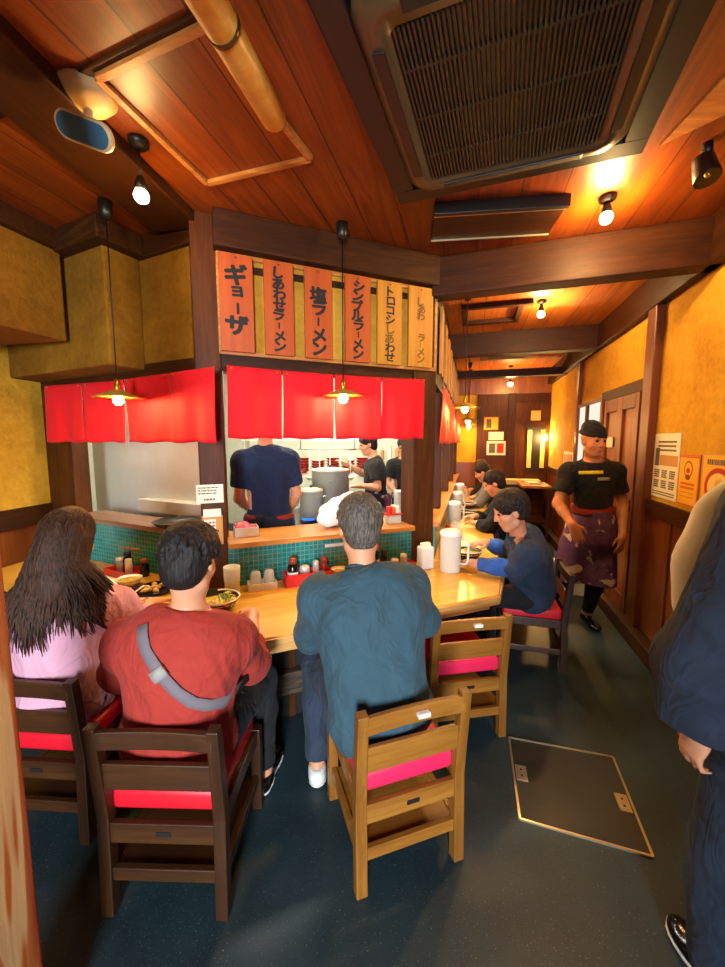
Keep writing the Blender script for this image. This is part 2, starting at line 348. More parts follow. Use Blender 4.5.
# ceiling beams
def beam(p, q, w, z0, z1, name, mat='beam_wood'):
    dx, dy = q[0]-p[0], q[1]-p[1]; n = math.hypot(dx, dy)
    o = MB().box(0, n, -w/2, w/2, 0, z1-z0).build(name, mat, bevel=.008); o.location = (*p, z0); o.rotation_euler = (0, 0, math.atan2(dy, dx)); return struct(o)
beam((.50, 2.90), (2.13, 2.36), .14, 2.6, CEIL, 'trim_5')
beam((1.03, 4.86), (2.72, 4.36), .16, 2.6, CEIL, 'trim_5')
beam((1.46, 6.44), (3.1, 5.98), .16, 2.59, 2.70, 'trim_5', 'dark_wood')
beam((-1.06, 2.38), (-1.40, .1), .30, 2.80, CEIL, 'trim_6', 'beam_wood')
s_ = 1.096
beam((-1.95, 1.86), (-.36*s_, 1.155*s_), .03, 2.848, CEIL, 'trim_7', 'beam_wood')
fr_pts = [(-.834*s_, 1.358*s_), (-.433*s_, 1.202*s_), (-.212*s_, 1.711*s_), (-.689*s_, 1.863*s_)]
hp = thing('ceiling_hatch', 'wooden ceiling hatch edged with pale wood battens', 'hatch', (fr_pts[0][0], fr_pts[0][1], CEIL))
cx, cy = fr_pts[0]
for i in range(4):
    p, q = fr_pts[i], fr_pts[(i+1) % 4]
    MB().bar((p[0]-cx, p[1]-cy, -.012), (q[0]-cx, q[1]-cy, -.012), .028, .024).build('batten', 'trim_wood', hp, bevel=.003)
MB().prism([((p[0]-cx)*.985, (p[1]-cy)*.985) for p in fr_pts], -.008, -.001).build('hatch_board', 'ceiling_planks', hp)
# centre kitchen wall
UC = 1.476
struct(fbox(K, KA, -.14, .0, -.02, .13, 0, CEIL, 'trim_8', 'post_wood_z', bevel=.006))
struct(fbox(K, KA, 1.29, UC, -.02, .16, 0, CEIL, 'trim_8', 'dark_wood_z', bevel=.006))
struct(fbox(K, KA, 0, 1.29, .0, .12, 0, .952, 'wall_kitchen', 'black_panel'))
struct(fbox(K, KA, 0, 1.29, .0, .12, 2.03, CEIL, 'wall_kitchen', 'beam_wood'))
struct(fbox(K, KA, -.02, UC, -.10, .0, 2.665, CEIL, 'trim_9', 'beam_wood', bevel=.006))
struct(fbox(K, KA, .0, 1.29, -.012, .0, .70, .952, 'wall_tiles', 'tile_green'))
lg = struct(fbox(K, KA, -.0, 1.29, -.07, .30, .952, .985, 'trim_10', 'ledge_wood', bevel=.004))
tag(fbox(K, KA, .62, .78, -.016, -.012, .885, .905, 'paper_strip', 'label_white'), 'small white paper strip stuck on the green tiles', 'paper strip')
# left kitchen wall
struct(fbox(L, LA, -1.86, -1.42, .0, .12, 0, 2.04, 'trim_11', 'dark_wood_z', bevel=.006))
struct(fbox(L, LA, -.07, .04, .0, .12, 0, CEIL, 'trim_11', 'post_wood_z', bevel=.006))
struct(fbox(L, LA, -1.42, -.07, .0, .12, 0, 1.0, 'wall_kitchen', 'black_panel'))
struct(fbox(L, LA, -1.42, -.07, -.012, .0, .70, 1.0, 'wall_tiles', 'tile_green'))
struct(fbox(L, LA, -1.42, -.07, -.05, .2, 1.0, 1.035, 'trim_10', 'ledge_dull', bevel=.004))
struct(fbox(L, LA, -1.86, -.07, .0, .12, 2.0, 2.1, 'trim_12', 'dark_wood', bevel=.006))
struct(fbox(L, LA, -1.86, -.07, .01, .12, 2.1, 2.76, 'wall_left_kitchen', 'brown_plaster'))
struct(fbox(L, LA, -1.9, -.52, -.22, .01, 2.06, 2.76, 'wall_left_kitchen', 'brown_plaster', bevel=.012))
struct(fbox(L, LA, -1.9, .0, -.02, .12, 2.735, CEIL, 'trim_13', 'dark_wood', bevel=.006))
struct(fbox(L, LA, -1.9, -.44, -.30, -.02, 2.735, CEIL, 'trim_13', 'dark_wood', bevel=.006))
# left wall and its plaster bulkhead
LW = fr((-2.55, 3.15), R(-98))
struct(fbox(LW, R(-98), -.2, 6.2, -.14, .0, 1.1, CEIL, 'wall_left', 'ochre_plaster'))
struct(fbox(LW, R(-98), -.2, 6.2, -.14, .0, .0, 1.1, 'wall_left_dado', 'panel_wood'))
struct(fbox(LW, R(-98), .0, 6.2, .0, .03, .95, 1.1, 'trim_14', 'beam_wood', bevel=.005))
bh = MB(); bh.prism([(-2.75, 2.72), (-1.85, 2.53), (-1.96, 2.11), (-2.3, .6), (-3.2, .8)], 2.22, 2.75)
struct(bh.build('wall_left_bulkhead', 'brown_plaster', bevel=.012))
bm_ = MB(); bm_.prism([(-2.75, 2.76), (-1.81, 2.56), (-1.92, 2.11), (-2.26, .6), (-3.2, .8)], 2.75, CEIL)
struct(bm_.build('trim_15', 'dark_wood'))
# corridor side of the kitchen
struct(fbox(CW, RA, .0, 4.74, .0, .12, 0, .952, 'wall_kitchen', 'black_panel'))
struct(fbox(CW, RA, .0, 4.74, .0, .12, 2.03, CEIL, 'wall_kitchen', 'beam_wood'))
struct(fbox(CW, RA, .0, 4.74, -.06, .25, .952, .985, 'trim_10', 'ledge_wood', bevel=.004))
for u in (.62, 1.9, 3.2, 4.5):
    struct(fbox(CW, RA, u, u+.15, -.01, .13, .985, 2.03, 'trim_8', 'dark_wood_z', bevel=.006))
# rear end of the corridor
struct(fbox(CW, RA, 4.79, 4.94, -1.62, .3, 0, CEIL, 'wall_end', 'ochre_plaster'))
struct(fbox(CW, RA, 4.75, 4.79, -1.62, -.36, .0, 2.46, 'wall_end_panel', 'dark_wood_z'))
struct(fbox(CW, RA, 4.73, 4.79, -1.62, .0, 2.46, CEIL, 'trim_16', 'door_wood'))
struct(fbox(CW, RA, 4.75, 4.79, -.36, .0, .0, 1.2, 'trim_16', 'panel_wood'))
struct(fbox(CW, RA, 4.68, 4.75, -1.03, -.90, .0, 2.46, 'trim_16', 'beam_wood', bevel=.006))
e = struct(fbox(CW, RA, 4.70, 4.75, -1.62, -1.03, .0, 2.3, 'door_2', 'dark_wood_z', bevel=.006))
# local x = along corridor (towards end), local y = to the left
MB().box(-.008, .0, .07, .38, 1.05, 1.86).build('door_glass', 'ac_dark', e)
for y in (.115, .335): MB().box(-.016, -.008, y-.035, y+.035, 1.12, 1.80).build('glass_strip', 'noodle', e)
MB().box(-.03, .0, .03, .46, 1.88, 1.93).build('door_rail', 'beam_wood', e)
MB().box(-.02, .0, .17, .33, 1.97, 2.14).build('door_notice', 'card_tan', e)
# back wall behind the camera, with the street entrance standing open, unseen, sized so its jamb shades the right floor
struct(MB().box(-5, -1.25, -1.75, -1.6, 0, CEIL).build('wall_back', 'ochre_plaster'))
struct(MB().box(.28, 5, -1.75, -1.6, 0, CEIL).build('wall_back', 'ochre_plaster'))
struct(MB().box(-1.25, .28, -1.75, -1.6, 2.25, CEIL).build('wall_back', 'ochre_plaster'))
# kitchen shell
struct(fbox(CW, RA, 3.6, 3.7, .12, 5.2, 0, CEIL, 'wall_kitchen_rear', 'kitchen_white'))
struct(MB().box(-4.2, -4.1, 2.5, 8, 0, CEIL).build('wall_kitchen_side', 'kitchen_white'))
struct(fbox(L, LA, -1.9, -.30, .42, .46, .0, 2.3, 'wall_kitchen_steel', 'steel'))
# front post beside the camera
ps = MB(); ps.box(-.17, 0, -.15, 0, 0, CEIL); ps = ps.build('wooden_post', 'front_post', loc=(-.805, .85, 0), bevel=.008)
tag(ps, 'bold grained orange wooden post standing at the left edge in front', 'post')
# ------------------------------------------------------------------ counters
ct = thing('ramen_counter', 'long honey coloured wooden counter with pale front edge, running along the kitchen wall', 'counter', (*KO, 0), KA)
def toK(p):
    dx, dy = p[0]-KO[0], p[1]-KO[1]; return (dx*math.cos(KA)+dy*math.sin(KA), -dx*math.sin(KA)+dy*math.cos(KA))
# front edge of left stretch meets front edge of centre stretch
lf = [toK(L(u, -.56)[:2]) for u in (-1.56, .0)]
def xy_at_v(p, q, v): t = (v-p[1])/(q[1]-p[1]); return (p[0]+(q[0]-p[0])*t, v)
jn = xy_at_v(lf[0], lf[1], -.74)
cw_far_out = toK(CW(4.68, -.50)[:2]); cw_far_in = toK(CW(4.68, -.014)[:2]); cw_near = toK((.95, 2.56)); c1 = toK(CW(.0, -.014)[:2])
lback = [toK(L(u, -.014)[:2]) for u in (-1.74, -.12)]
poly = [lf[0], jn, (1.45, -.76), cw_near, cw_far_out, cw_far_in, c1, (UC, -.02), (1.29, -.022), (1.29, -.013), (.0, -.013), (.0, -.022), (-.14, -.022), lback[1], lback[0]]
top = MB().prism(poly, .645, .70).build('worktop', 'counter_wood', ct, bevel=.008)
edge = MB()
def ebar(p, q): edge.bar((*p, .672), (*q, .672), .012, .052)
# pale raw edge strip and the batten under it
rim = MB()
for p, q in ((jn, (1.45, -.76)), ((1.45, -.76), cw_near)):
    d = (Vector((*q, 0))-Vector((*p, 0))).normalized(); n = Vector((d.y, -d.x, 0))
    pp = Vector((*p, .668))+n*.006; qq = Vector((*q, .668))+n*.006
    rim.bar(pp, qq, .012, .05)
rim.build('front_edge', 'counter_edge', ct, bevel=.004)
MB().bar((jn[0]-.02, jn[1]+.05, .622), (1.42, -.70, .622), .05, .04).build('batten', 'counter_edge', ct, bevel=.003)
MB().box(jn[0]+.1, 1.47, -.36, -.30, .0, .645).build('front_panel', 'black_panel', ct)
for u in (.3, .75, 1.2): MB().box(u-.02, u+.02, -.372, -.358, .0, .6).build('panel_strip', 'dark_wood_z', ct, bevel=.003)
MB().box(jn[0]+.1, 1.42, -.42, -.362, .17, .30).build('kick_plank', 'worn_plank', ct, bevel=.006)
pC = MB(); p_, q_ = Vector((*toK(CW(.05, -.16)[:2]), 0)), Vector((*toK(CW(4.66, -.16)[:2]), 0))
pC.bar(p_+Vector((0, 0, .322)), q_+Vector((0, 0, .322)), .05, .645); pC.build('front_panel', 'black_panel', ct)
p_, q_ = Vector((*toK(L(-1.56, -.24)[:2]), .322)), Vector((*toK(L(-.15, -.24)[:2]), .322))
MB().bar(p_, q_, .05, .645).build('front_panel', 'black_panel', ct)
# tiles behind the corridor counter
struct(fbox(CW, RA, .12, 4.7, -.012, .0, .70, .952, 'wall_tiles', 'tile_green'))

# ------------------------------------------------------------------ noren curtains
def noren(name, label, f, a, cuts, top, bot, mat, v0=-.07, rod=True, wav=.010, drop=.0):
    r = thing(name, label, 'curtain', f(cuts[0], v0, 0), a)
    for i in range(len(cuts)-1):
        u0, u1 = cuts[i]-cuts[0]+.004, cuts[i+1]-cuts[0]-.004; nu, nz = 22, 16; vs = []; mb = MB()
        ph = random.uniform(0, 6)
        for k in range(nz+1):
            s = k/nz
            for q in range(nu+1):
                t = q/nu; u = u0+(u1-u0)*t+.006*math.sin(ph+3*s)*s; gu = cuts[0]+u
                z1, z0 = top(gu), bot(gu)
                y = wav*(.25+s)*(math.sin(t*7+ph+1.3*s)+.5*math.sin(t*15+ph*2))-.02*s*drop
                vs.append((u, y, z1+(z0-z1)*s+.004*math.sin(t*9+ph)*s))
        fs = [(k*(nu+1)+q, k*(nu+1)+q+1, (k+1)*(nu+1)+q+1, (k+1)*(nu+1)+q) for k in range(nz) for q in range(nu)]
        mb._add(vs, fs, True); p = mb.build('cloth_panel', mat, r, solid=.003)
        for t in (.08, .92):
            u = u0+(u1-u0)*t; MB().cyl((u, -.006, top(cuts[0]+u)-.014), (u, .004, top(cuts[0]+u)-.014), .006, n=10).build('grommet', 'brass', p)
    if rod:
        ul = cuts[-1]-cuts[0]
        MB().tube([(u, .012, top(cuts[0]+u)-.012) for u in np.linspace(-.01, ul+.01, 9)], .006).build('rod', 'wire_dark', r)
    return r
noren('noren_curtain', 'bright red four panel cloth hung over the middle kitchen window', K, KA, [.022, .344, .675, 1.013, 1.352], lambda u: 2.022+.012*((u-.7)/.7)**2, lambda u: 1.615, 'noren_red')
def tL(u):
    xs = [-1.5, -.7, -.29, .25]; return float(np.interp(u, xs, [2.0, 1.982, 1.988, 2.0]))
noren('noren_curtain', 'bright red four panel cloth hung over the left kitchen window', L, LA, [-1.46, -.99, -.545, -.12, .235], tL, lambda u: 1.592, 'noren_red', v0=-.13, wav=.008)
noren('noren_curtain', 'orange red cloth in many folds hung along the corridor side of the kitchen', CW, RA, [.12+.44*i for i in range(11)], lambda u: 2.02, lambda u: 1.58, 'noren_orange', v0=-.06, wav=.016)

# ------------------------------------------------------------------ signs over the middle window
def board(u0, u1, z0, z1): return None
sb = thing('sign_backboard', 'pale plaster board in a thin wooden frame behind the hanging menu signs', 'board', K(0, -.012, 2.105), KA)
MB().box(.0, 1.46, -.006, .012, .0, .56).build('panel', 'sign_plaster', sb)
for (x0, x1, z0, z1) in ((-.005, 1.465, .535, .562), (-.005, 1.465, -.004, .022), (-.008, .012, 0, .56), (1.448, 1.468, 0, .56)):
    MB().box(x0, x1, -.02, .0, z0, z1).build('frame', 'trim_wood', sb, bevel=.003)
MB().box(.01, 1.45, -.014, -.004, .465, .505).build('rail', 'dark_wood', sb)
def vtext(parent, chars, x, z0, z1, size, mat, wid=1., off=.012, jit=.006, y=-.0135, name='lettering', faded=()):
    n = len(chars); st = (z1-z0)/n
    for i, ch in enumerate(chars):
        if ch == ' ': continue
        vs, fs = glyph(ch, size, 0)
        small = ch in 'ョ'; ang = R(90) if ch == 'ー' else R(random.uniform(-5, 5)); sc = .72 if small else 1.
        if ch == 'ー': sc = .6
        cx = x+random.uniform(-jit, jit)+(.008 if small else 0); cz = z1-st*(i+.5)
        out = []; g2 = []
        for kk_, (ox, oy) in enumerate(((0, 0), (1, 0), (-1, 0), (0, 1), (0, -1), (.7, .7), (-.7, .7), (.7, -.7), (-.7, -.7))):
          g2 += [[i+len(out) for i in f] for f in fs]
          for (a, b, _) in vs:
            a += ox*off; b += oy*off
            aa, bb = a*math.cos(ang)-b*math.sin(ang), a*math.sin(ang)+b*math.cos(ang)
            out.append((cx+aa*sc*wid, y-.00012*kk_, cz+bb*sc))
        MB()._add(out, [tuple(f) for f in g2]).build('character', 'ink_faded' if i in faded else mat, parent)
SIGNS = [(.004, .188, 'ギョーザ', .118, 'red orange wooden menu sign reading ギョーザ, leftmost of the row', 'sign_wood', ()),
         (.25, .424, 'しあわせラーメン', .072, 'red orange wooden menu sign reading しあわせラーメン in bold black', 'sign_wood', ()),
         (.493, .668, '塩ラーメン', .098, 'red orange wooden menu sign reading 塩ラーメン', 'sign_wood', ()),
         (.756, .932, 'シンプルラーメン', .078, 'red orange wooden menu sign reading シンプルラーメン', 'sign_wood', ()),
         (.983, 1.164, 'トロコシしあわせ', .070, 'orange wooden menu sign with half faded writing, second from the right', 'sign_pale', (4, 5)),
         (1.218, 1.411, 'しあわ  ラーメン', .062, 'pale orange wooden menu sign with mostly faded writing, rightmost of the row', 'sign_pale', (0, 1, 2, 5, 6, 7, 8))]
for (u0, u1, txt, size, lab, mat, fd) in SIGNS:
    g = thing('menu_sign', lab, 'sign', K(u0, -.052, 2.115), KA, 'wooden menu signs above the middle window'); w_ = u1-u0
    MB().box(0, w_, -.012, .01, 0, .535).build('board', mat, g, bevel=.002)
    MB().cyl((w_/2, -.018, .515), (w_/2, .02, .515), .004, n=8).build('nail', 'wire_dark', g)
    tz = {4: (.10, .47), 8: (.02, .50)}.get(len(txt), (.03, .46))
    if len(txt) == 5: tz = (.02, .42)
    vtext(g, txt, w_/2, tz[0], tz[1], size, 'ink', 1.12, size*(.05 if fd == () else .035), faded=fd)
for i in range(9):
    g = tag(fbox(CW, RA, .18+i*.5, .18+i*.5+.2, -.032, -.012, 2.12, 2.62, 'menu_board', 'sign_pale', bevel=.003), 'wooden menu board in the slanting row over the corridor side curtain, seen edge on', 'sign', 'menu boards over the corridor side curtain')

# ------------------------------------------------------------------ lamps
def pendant(x, y, zs, lab, glow_m='bulb_glow', r=.125, group='brass dish pendant lamps'):
    t = thing('pendant_lamp', lab, 'lamp', (x, y, CEIL), 0, group); z = zs-CEIL
    MB().lathe([(0, 0), (.035, 0), (.033, -.05), (.028, -.085), (0, -.09)], n=20).build('ceiling_cap', 'black_plastic', t)
    MB().tube([(0, 0, -.08), (0, 0, z+.09)], .0035, 8).build('cord', 'black_plastic', t)
    MB().lathe([(0, .105), (.012, .10), (.018, .06), (.02, .035), (0, .033)], (0, 0, z), n=18).build('socket', 'brass', t)
    MB().lathe([(.018, .045), (.03, .04), (.075, .022), (r, .0), (r, -.004), (.074, .017), (.028, .035), (.016, .04)], (0, 0, z), n=40).build('lamp_shade', 'shade_brass', t)
    MB().ell((0, 0, z-.012), (.027, .027, .03), 16, 10).build('bulb', glow_m, t)
    return t
pendant(-1.283*1.06, 2.159*1.06-.08, 1.84, 'brass dish pendant lamp in front of the left red curtain')
pendant(-.118, 2.42, 1.872, 'brass dish pendant lamp in front of the middle red curtain')
pendant(.885, 3.42, 1.885, 'brass dish pendant lamp nearest on the corridor side, in front of the kitchen corner')
for i, (u, lab) in enumerate(((2.3, 'second brass dish pendant lamp down the corridor counter'), (3.7, 'third brass dish pendant lamp down the corridor counter'), (4.35, 'farthest brass dish pendant lamp down the corridor counter'))):
    p = CW(u, -.22); pendant(p[0], p[1], 1.86, lab, 'bulb_dim')
def spot(x, y, z0, zb, lab, cord=True, g='bulb_glow', r=.03):
    t = thing('spot_lamp', lab, 'lamp', (x, y, z0), 0, 'small bare ceiling bulbs'); z = zb-z0
    MB().lathe([(0, 0), (.042, 0), (.04, -.02), (.02, -.032), (0, -.034)], n=20).build('ceiling_cap', 'black_plastic', t)
    MB().tube([(0, 0, -.03), (0, 0, z+.045)], .005 if cord else .014, 8).build('cord', 'black_plastic', t)
    MB().lathe([(0, .062), (.014, .06), (.024, .03), (.027, .008), (0, .006)], (0, 0, z), n=16).build('socket', 'black_plastic', t)
    MB().ell((0, 0, z-.014), (r, r, r*.95), 16, 10).build('bulb', g, t)
spot(-.945, 1.79, CEIL, 2.655, 'bare bulb hanging on a short cord from the planks near the left corner', g='bulb_soft')
spot(1.27, 2.17, CEIL, 2.77, 'bare bulb on the plank ceiling beside the air conditioner', False, g='bulb_strong')
spot(1.60, 3.64, CEIL-.012, 2.745, 'bare bulb on the corridor ceiling beyond the first beam', False, g='bulb_strong')
spot(2.47, 6.66, CEIL-.012, 2.56, 'bare bulb farthest down the corridor ceiling', True, r=.035)
p = CW(4.55, -1.52)
t = thing('wall_sconce', 'small glowing wall lamp beside the far door', 'lamp', p, RA)
MB().box(.1, .15, -.04, .04, 1.60, 1.75).build('backplate', 'brass', t); MB().ell((.06, 0, 1.66), (.04, .04, .05)).build('bulb', 'bulb_dim', t)

# ------------------------------------------------------------------ ceiling fittings
AA = R(-20); 
t = thing('ceiling_air_conditioner', 'large dirty brown air conditioner cassette with a ribbed grille set in the ceiling', 'air conditioner', (.485, 1.41, CEIL), AA); t.scale = (.90, .95, 1)
h = MB(); H = .57
for (x0, x1, y0, y1) in ((-H, H, H-.10, H), (-H, H, -H, -H+.10), (-H, -H+.10, -H+.10, H-.10), (H-.10, H, -H+.10, H-.10)): h.box(x0, x1, y0, y1, -.085, .0)
h.build('frame', 'ac_dark', t, bevel=.006)
def rrect(w, h_, r, n=6):
    out = []
    for cx, cy, a0 in ((w-r, h_-r, 0), (-w+r, h_-r, 90), (-w+r, -h_+r, 180), (w-r, -h_+r, 270)):
        for k in range(n+1): a = R(a0+90*k/n); out.append((cx+r*math.cos(a), cy+r*math.sin(a)))
    return out
pan = MB(); rings = [(rrect(.465, .465, .10), -.075), (rrect(.465, .465, .10), -.10), (rrect(.435, .435, .09), -.125), (rrect(.355, .355, .035), -.132), (rrect(.350, .350, .03), -.115)]
n = len(rings[0][0]); vs = [(x, y, z) for rg, z in rings for x, y in rg]
pan._add(vs, [(i*n+k, i*n+(k+1) % n, (i+1)*n+(k+1) % n, (i+1)*n+k) for i in range(len(rings)-1) for k in range(n)], True)
pan._add([(x, y, -.075) for x, y in rings[0][0]], [tuple(range(n))])
pan._add([(x, y, -.115) for x, y in rings[-1][0]], [tuple(range(n))])
pan.build('panel', 'ac_brown', t)
gr = MB()
for i in range(46):
    x = -.34+i*.68/45; gr.box(x-.0035, x+.0035, -.345, .345, -.132, -.116)
for y in (-.2, 0, .2): gr.box(-.345, .345, y-.004, y+.004, -.129, -.113)
gr.build('grille', 'ac_grill', t)
for a in range(4):
    lv = MB(); rot = Matrix.Rotation(R(90*a), 3, 'Z')
    lv._add([rot @ Vector(q) for q in ((-.30, .382, -.134), (.30, .382, -.134), (.30, .425, -.128), (-.30, .425, -.128), (-.30, .385, -.140), (.30, .385, -.140), (.30, .428, -.133), (-.30, .428, -.133))],
            [(0, 1, 2, 3), (7, 6, 5, 4), (0, 4, 5, 1), (1, 5, 6, 2), (2, 6, 7, 3), (3, 7, 4, 0)]); lv.build('louvre', 'ac_dark', t, bevel=.003)
t = thing('ceiling_vent', 'long dark slot vent with metal edges on the plank ceiling', 'vent', (.36*1.07, 2.10*1.07, CEIL), R(-6.5))
MB().box(0, .68, .0, .27, -.05, 0).build('body', 'beam_wood', t, bevel=.004); MB().box(0, .69, -.03, .0, -.06, 0).build('slot', 'ac_dark', t, bevel=.003)
for y in (.0, .262): MB().box(0, .68, y, y+.008, -.058, -.05).build('metal_edge', 'metal_trim', t)
ply = [(1.154*s_, 1.673*s_-.03), (1.30*s_, 1.47*s_), (1.62, 1.42), (1.8, .9), (1.22, .9)]
struct(MB().prism(ply, CEIL-.012, CEIL-.001).build('trim_17', 'trim_wood'))
# bamboo pole under the ceiling
b0, b1 = Vector((-.395, .98, 2.66)), Vector((-.305, 1.50, 2.72)); dd = (b1-b0)
t = thing('bamboo_pole', 'thick honey coloured bamboo pole tied under the ceiling planks', 'bamboo pole', b0-dd*1.0)
pts = [dd*s for s in (0, .98, .99, 1.0, 1.01, 1.02, 1.30, 1.6, 1.97, 2.0)]; MB().tube(pts, [.050, .049, .052, .053, .052, .047, .046, .045, .044, .036], 20).build('pole', 'bamboo', t)
MB().tube([dd*1.30, dd*1.325], .049, 20).build('binding', 'knob_metal', t)
# oval mirror on a cream ceiling boss
t = thing('convex_mirror', 'cream ceiling boss with a ribbed neck and a blue oval mirror', 'mirror', (-1.00, 1.56, CEIL))
MB().lathe([(0, 0), (.092, 0), (.096, -.012), (.07, -.042), (.024, -.062), (0, -.064)], n=36).build('boss', 'cream', t)
MB().lathe([(.014, -.05), (.017, -.066), (.013, -.072), (.017, -.082), (.013, -.09), (.017, -.10), (.014, -.125)], n=16).build('neck', 'white_plastic', t)
mt = Matrix.Translation((.005, -.035, -.155)) @ Matrix.Rotation(R(20), 4, 'Y') @ Matrix.Rotation(R(122), 4, 'X')
def oval(z0, z1, w, hh):
    n = 16; pts = [(w+hh*math.cos(a), hh*math.sin(a)) for a in np.linspace(-math.pi/2, math.pi/2, n)]+[(-w+hh*math.cos(a), hh*math.sin(a)) for a in np.linspace(math.pi/2, 3*math.pi/2, n)]
    mb = MB().prism(pts, z0, z1); mb.v = [tuple(mt @ Vector(q)) for q in mb.v]; return mb
oval(-.012, .010, .062, .044).build('rim', 'cream', t, bevel=.004); oval(.0085, .0125, .060, .036).build('glass', 'blue_glass', t)
t = thing('ceiling_speaker', 'small black speaker on the ceiling at the right', 'speaker', (1.40*1.05, 1.72*1.05, CEIL-.02))
MB().tube([(0, 0, .02), (0, 0, -.03)], .02, 12).build('bracket', 'black_plastic', t); MB().tube([(0, .02, -.03), (0, -.015, -.13)], [.04, .05], 18).build('body', 'black_plastic', t, bevel=.004)
MB().ell((-.03, -.05, -.135), (.012, .012, .012)).build('screw', 'brass', t)
# battens and second air conditioner farther along the corridor
t = thing('ceiling_hatch', 'dark framed hatch in the corridor ceiling between two beams', 'hatch', (.98, 4.0, CEIL-.012), R(-15.5))
for (x0, x1, y0, y1) in ((0, .62, -.26, -.2), (0, .55, .24, .3), (0, .05, -.2, .24), (.5, .55, -.2, .24)): MB().box(x0, x1, y0, y1, -.04, 0).build('batten', 'beam_wood', t, bevel=.003)
t = thing('ceiling_air_conditioner', 'grey air conditioner on the corridor ceiling between two beams', 'air conditioner', (2.0, 5.55, CEIL-.012), R(-15.5))
MB().box(-.35, .35, -.4, .4, -.05, 0).build('body', 'grey_panel', t, bevel=.01); MB().box(-.25, .25, -.28, .28, -.058, -.05).build('grille', 'ac_grill', t)

# ------------------------------------------------------------------ right wall posters
def poster(u0, u1, z0, z1, lab, mat):
    g = thing('poster', lab, 'poster', RW(u1, .003, z0), RA+math.pi); MB().box(0, u1-u0, -.004, .0, 0, z1-z0).build('sheet', mat, g); return g, u1-u0, z1-z0
# in poster coordinates x runs to the right as seen, y<0 towards the room
def mark(g, x0, x1, z0, z1, mat, name='print', y=-.0055): MB().box(x0, x1, y, -.004, z0, z1).build(name, mat, g)
def textlines(g, x0, x1, z0, z1, n, mat, name='text_lines', gap=.45):
    mb = MB(); st = (z1-z0)/n
    for i in range(n):
        z = z1-st*(i+.5); x = x0
        while x < x1-.006:
            w = random.uniform(.006, .02); mb.box(x, min(x+w, x1), -.0052, -.004, z-st*gap/2, z+st*gap/2); x += w+.004
    mb.build(name, mat, g)
g, w_, h_ = poster(-.28, .095, 1.19, 1.655, 'cream notice with six small dark pictures, beside the door post', 'paper')
mark(g, .10, .36, .235, .31, 'card_tan', 'picture'); mark(g, .03, .09, .23, .36, 'mark_grey', 'picture')
textlines(g, .06, .33, .33, .42, 3, 'mark_grey'); textlines(g, .02, .35, .015, .05, 2, 'mark_grey')
for i in range(3):
    for k in range(2): textlines(g, .03+.115*i, .03+.115*i+.08, .07+.075*k, .13+.075*k, 4, 'mark_grey', 'picture', .7)
def disc(g, x, z, rx, rz, mat, y, name='picture'):
    n = 28; MB().prism_y([(x+rx*math.cos(2*math.pi*k/n), z+rz*math.sin(2*math.pi*k/n)) for k in range(n)], y, -.0038).build(name, mat, g)
g, w_, h_ = poster(-.535, -.29, 1.185, 1.515, 'yellow notice with a round dark emblem and red border, between two other notices', 'paper_orange')
mark(g, .012, w_-.012, .012, h_-.022, 'paper_yellow', 'panel', -.005)
disc(g, .12, .235, .05, .055, 'mark_brown', -.0056, 'emblem'); disc(g, .12, .235, .04, .045, 'paper_yellow', -.006, 'emblem'); disc(g, .12, .228, .02, .018, 'mark_red', -.0064, 'emblem'); disc(g, .12, .185, .028, .018, 'mark_brown', -.0064, 'emblem')
mb = MB()
for i in range(4): mb.box(.04, .20, -.0056, -.004, .135-.026*i, .15-.026*i if i < 2 else .14-.026*i)
mb.build('text_lines', 'paper_orange', g)
g, w_, h_ = poster(-.95, -.56, 1.17, 1.53, 'pale notice with a red edged bowl picture, rightmost on the wall', 'card_tan')
mark(g, .01, .38, .01, .35, 'paper_yellow', 'panel', -.005); textlines(g, .05, .3, .29, .33, 1, 'mark_grey', 'text_lines', .8)
disc(g, .17, .17, .13, .11, 'mark_red', -.0056); disc(g, .17, .17, .10, .08, 'noodle', -.006); disc(g, .19, .18, .05, .04, 'gyoza', -.0064)
g, w_, h_ = poster(2.55, 3.1, 1.12, 1.45, 'orange striped notice on the far plaster behind the waiter', 'paper')
for i in range(6): mark(g, .04+.085*i, .08+.085*i, .04, .29, 'paper_orange' if i % 2 else 'mark_red', 'stripe')
# pictures on the end wall
def endp(v0, v1, z0, z1, lab, mat, cat='picture'):
    g = thing('framed_picture' if cat == 'picture' else 'notice', lab, cat, CW(4.745, v1, z0), RA-math.pi/2)
    MB().box(0, v1-v0, -.02, .0, 0, z1-z0).build('frame', 'mark_brown' if cat == 'picture' else 'paper', g); MB().box(.015, v1-v0-.015, -.024, -.02, .015, z1-z0-.015).build('sheet', mat, g); return g
g = endp(-.75, -.48, 1.80, 2.05, 'yellow and dark framed picture, highest on the rear wall', 'paper_yellow'); MB().box(.05, .14, -.028, -.024, .04, .21).build('shape', 'mark_grey', g)
g = endp(-.84, -.58, 1.62, 1.77, 'plain white notice beneath the yellow picture on the rear wall', 'paper', 'notice')
g = endp(-.885, -.55, 1.34, 1.60, 'white notice with a red square, lowest on the rear wall', 'paper', 'notice'); MB().box(.18, .30, -.028, -.024, .04, .22).build('red_square', 'mark_red', g); MB().box(.04, .15, -.028, -.024, .04, .22).build('text_block', 'mark_grey', g)

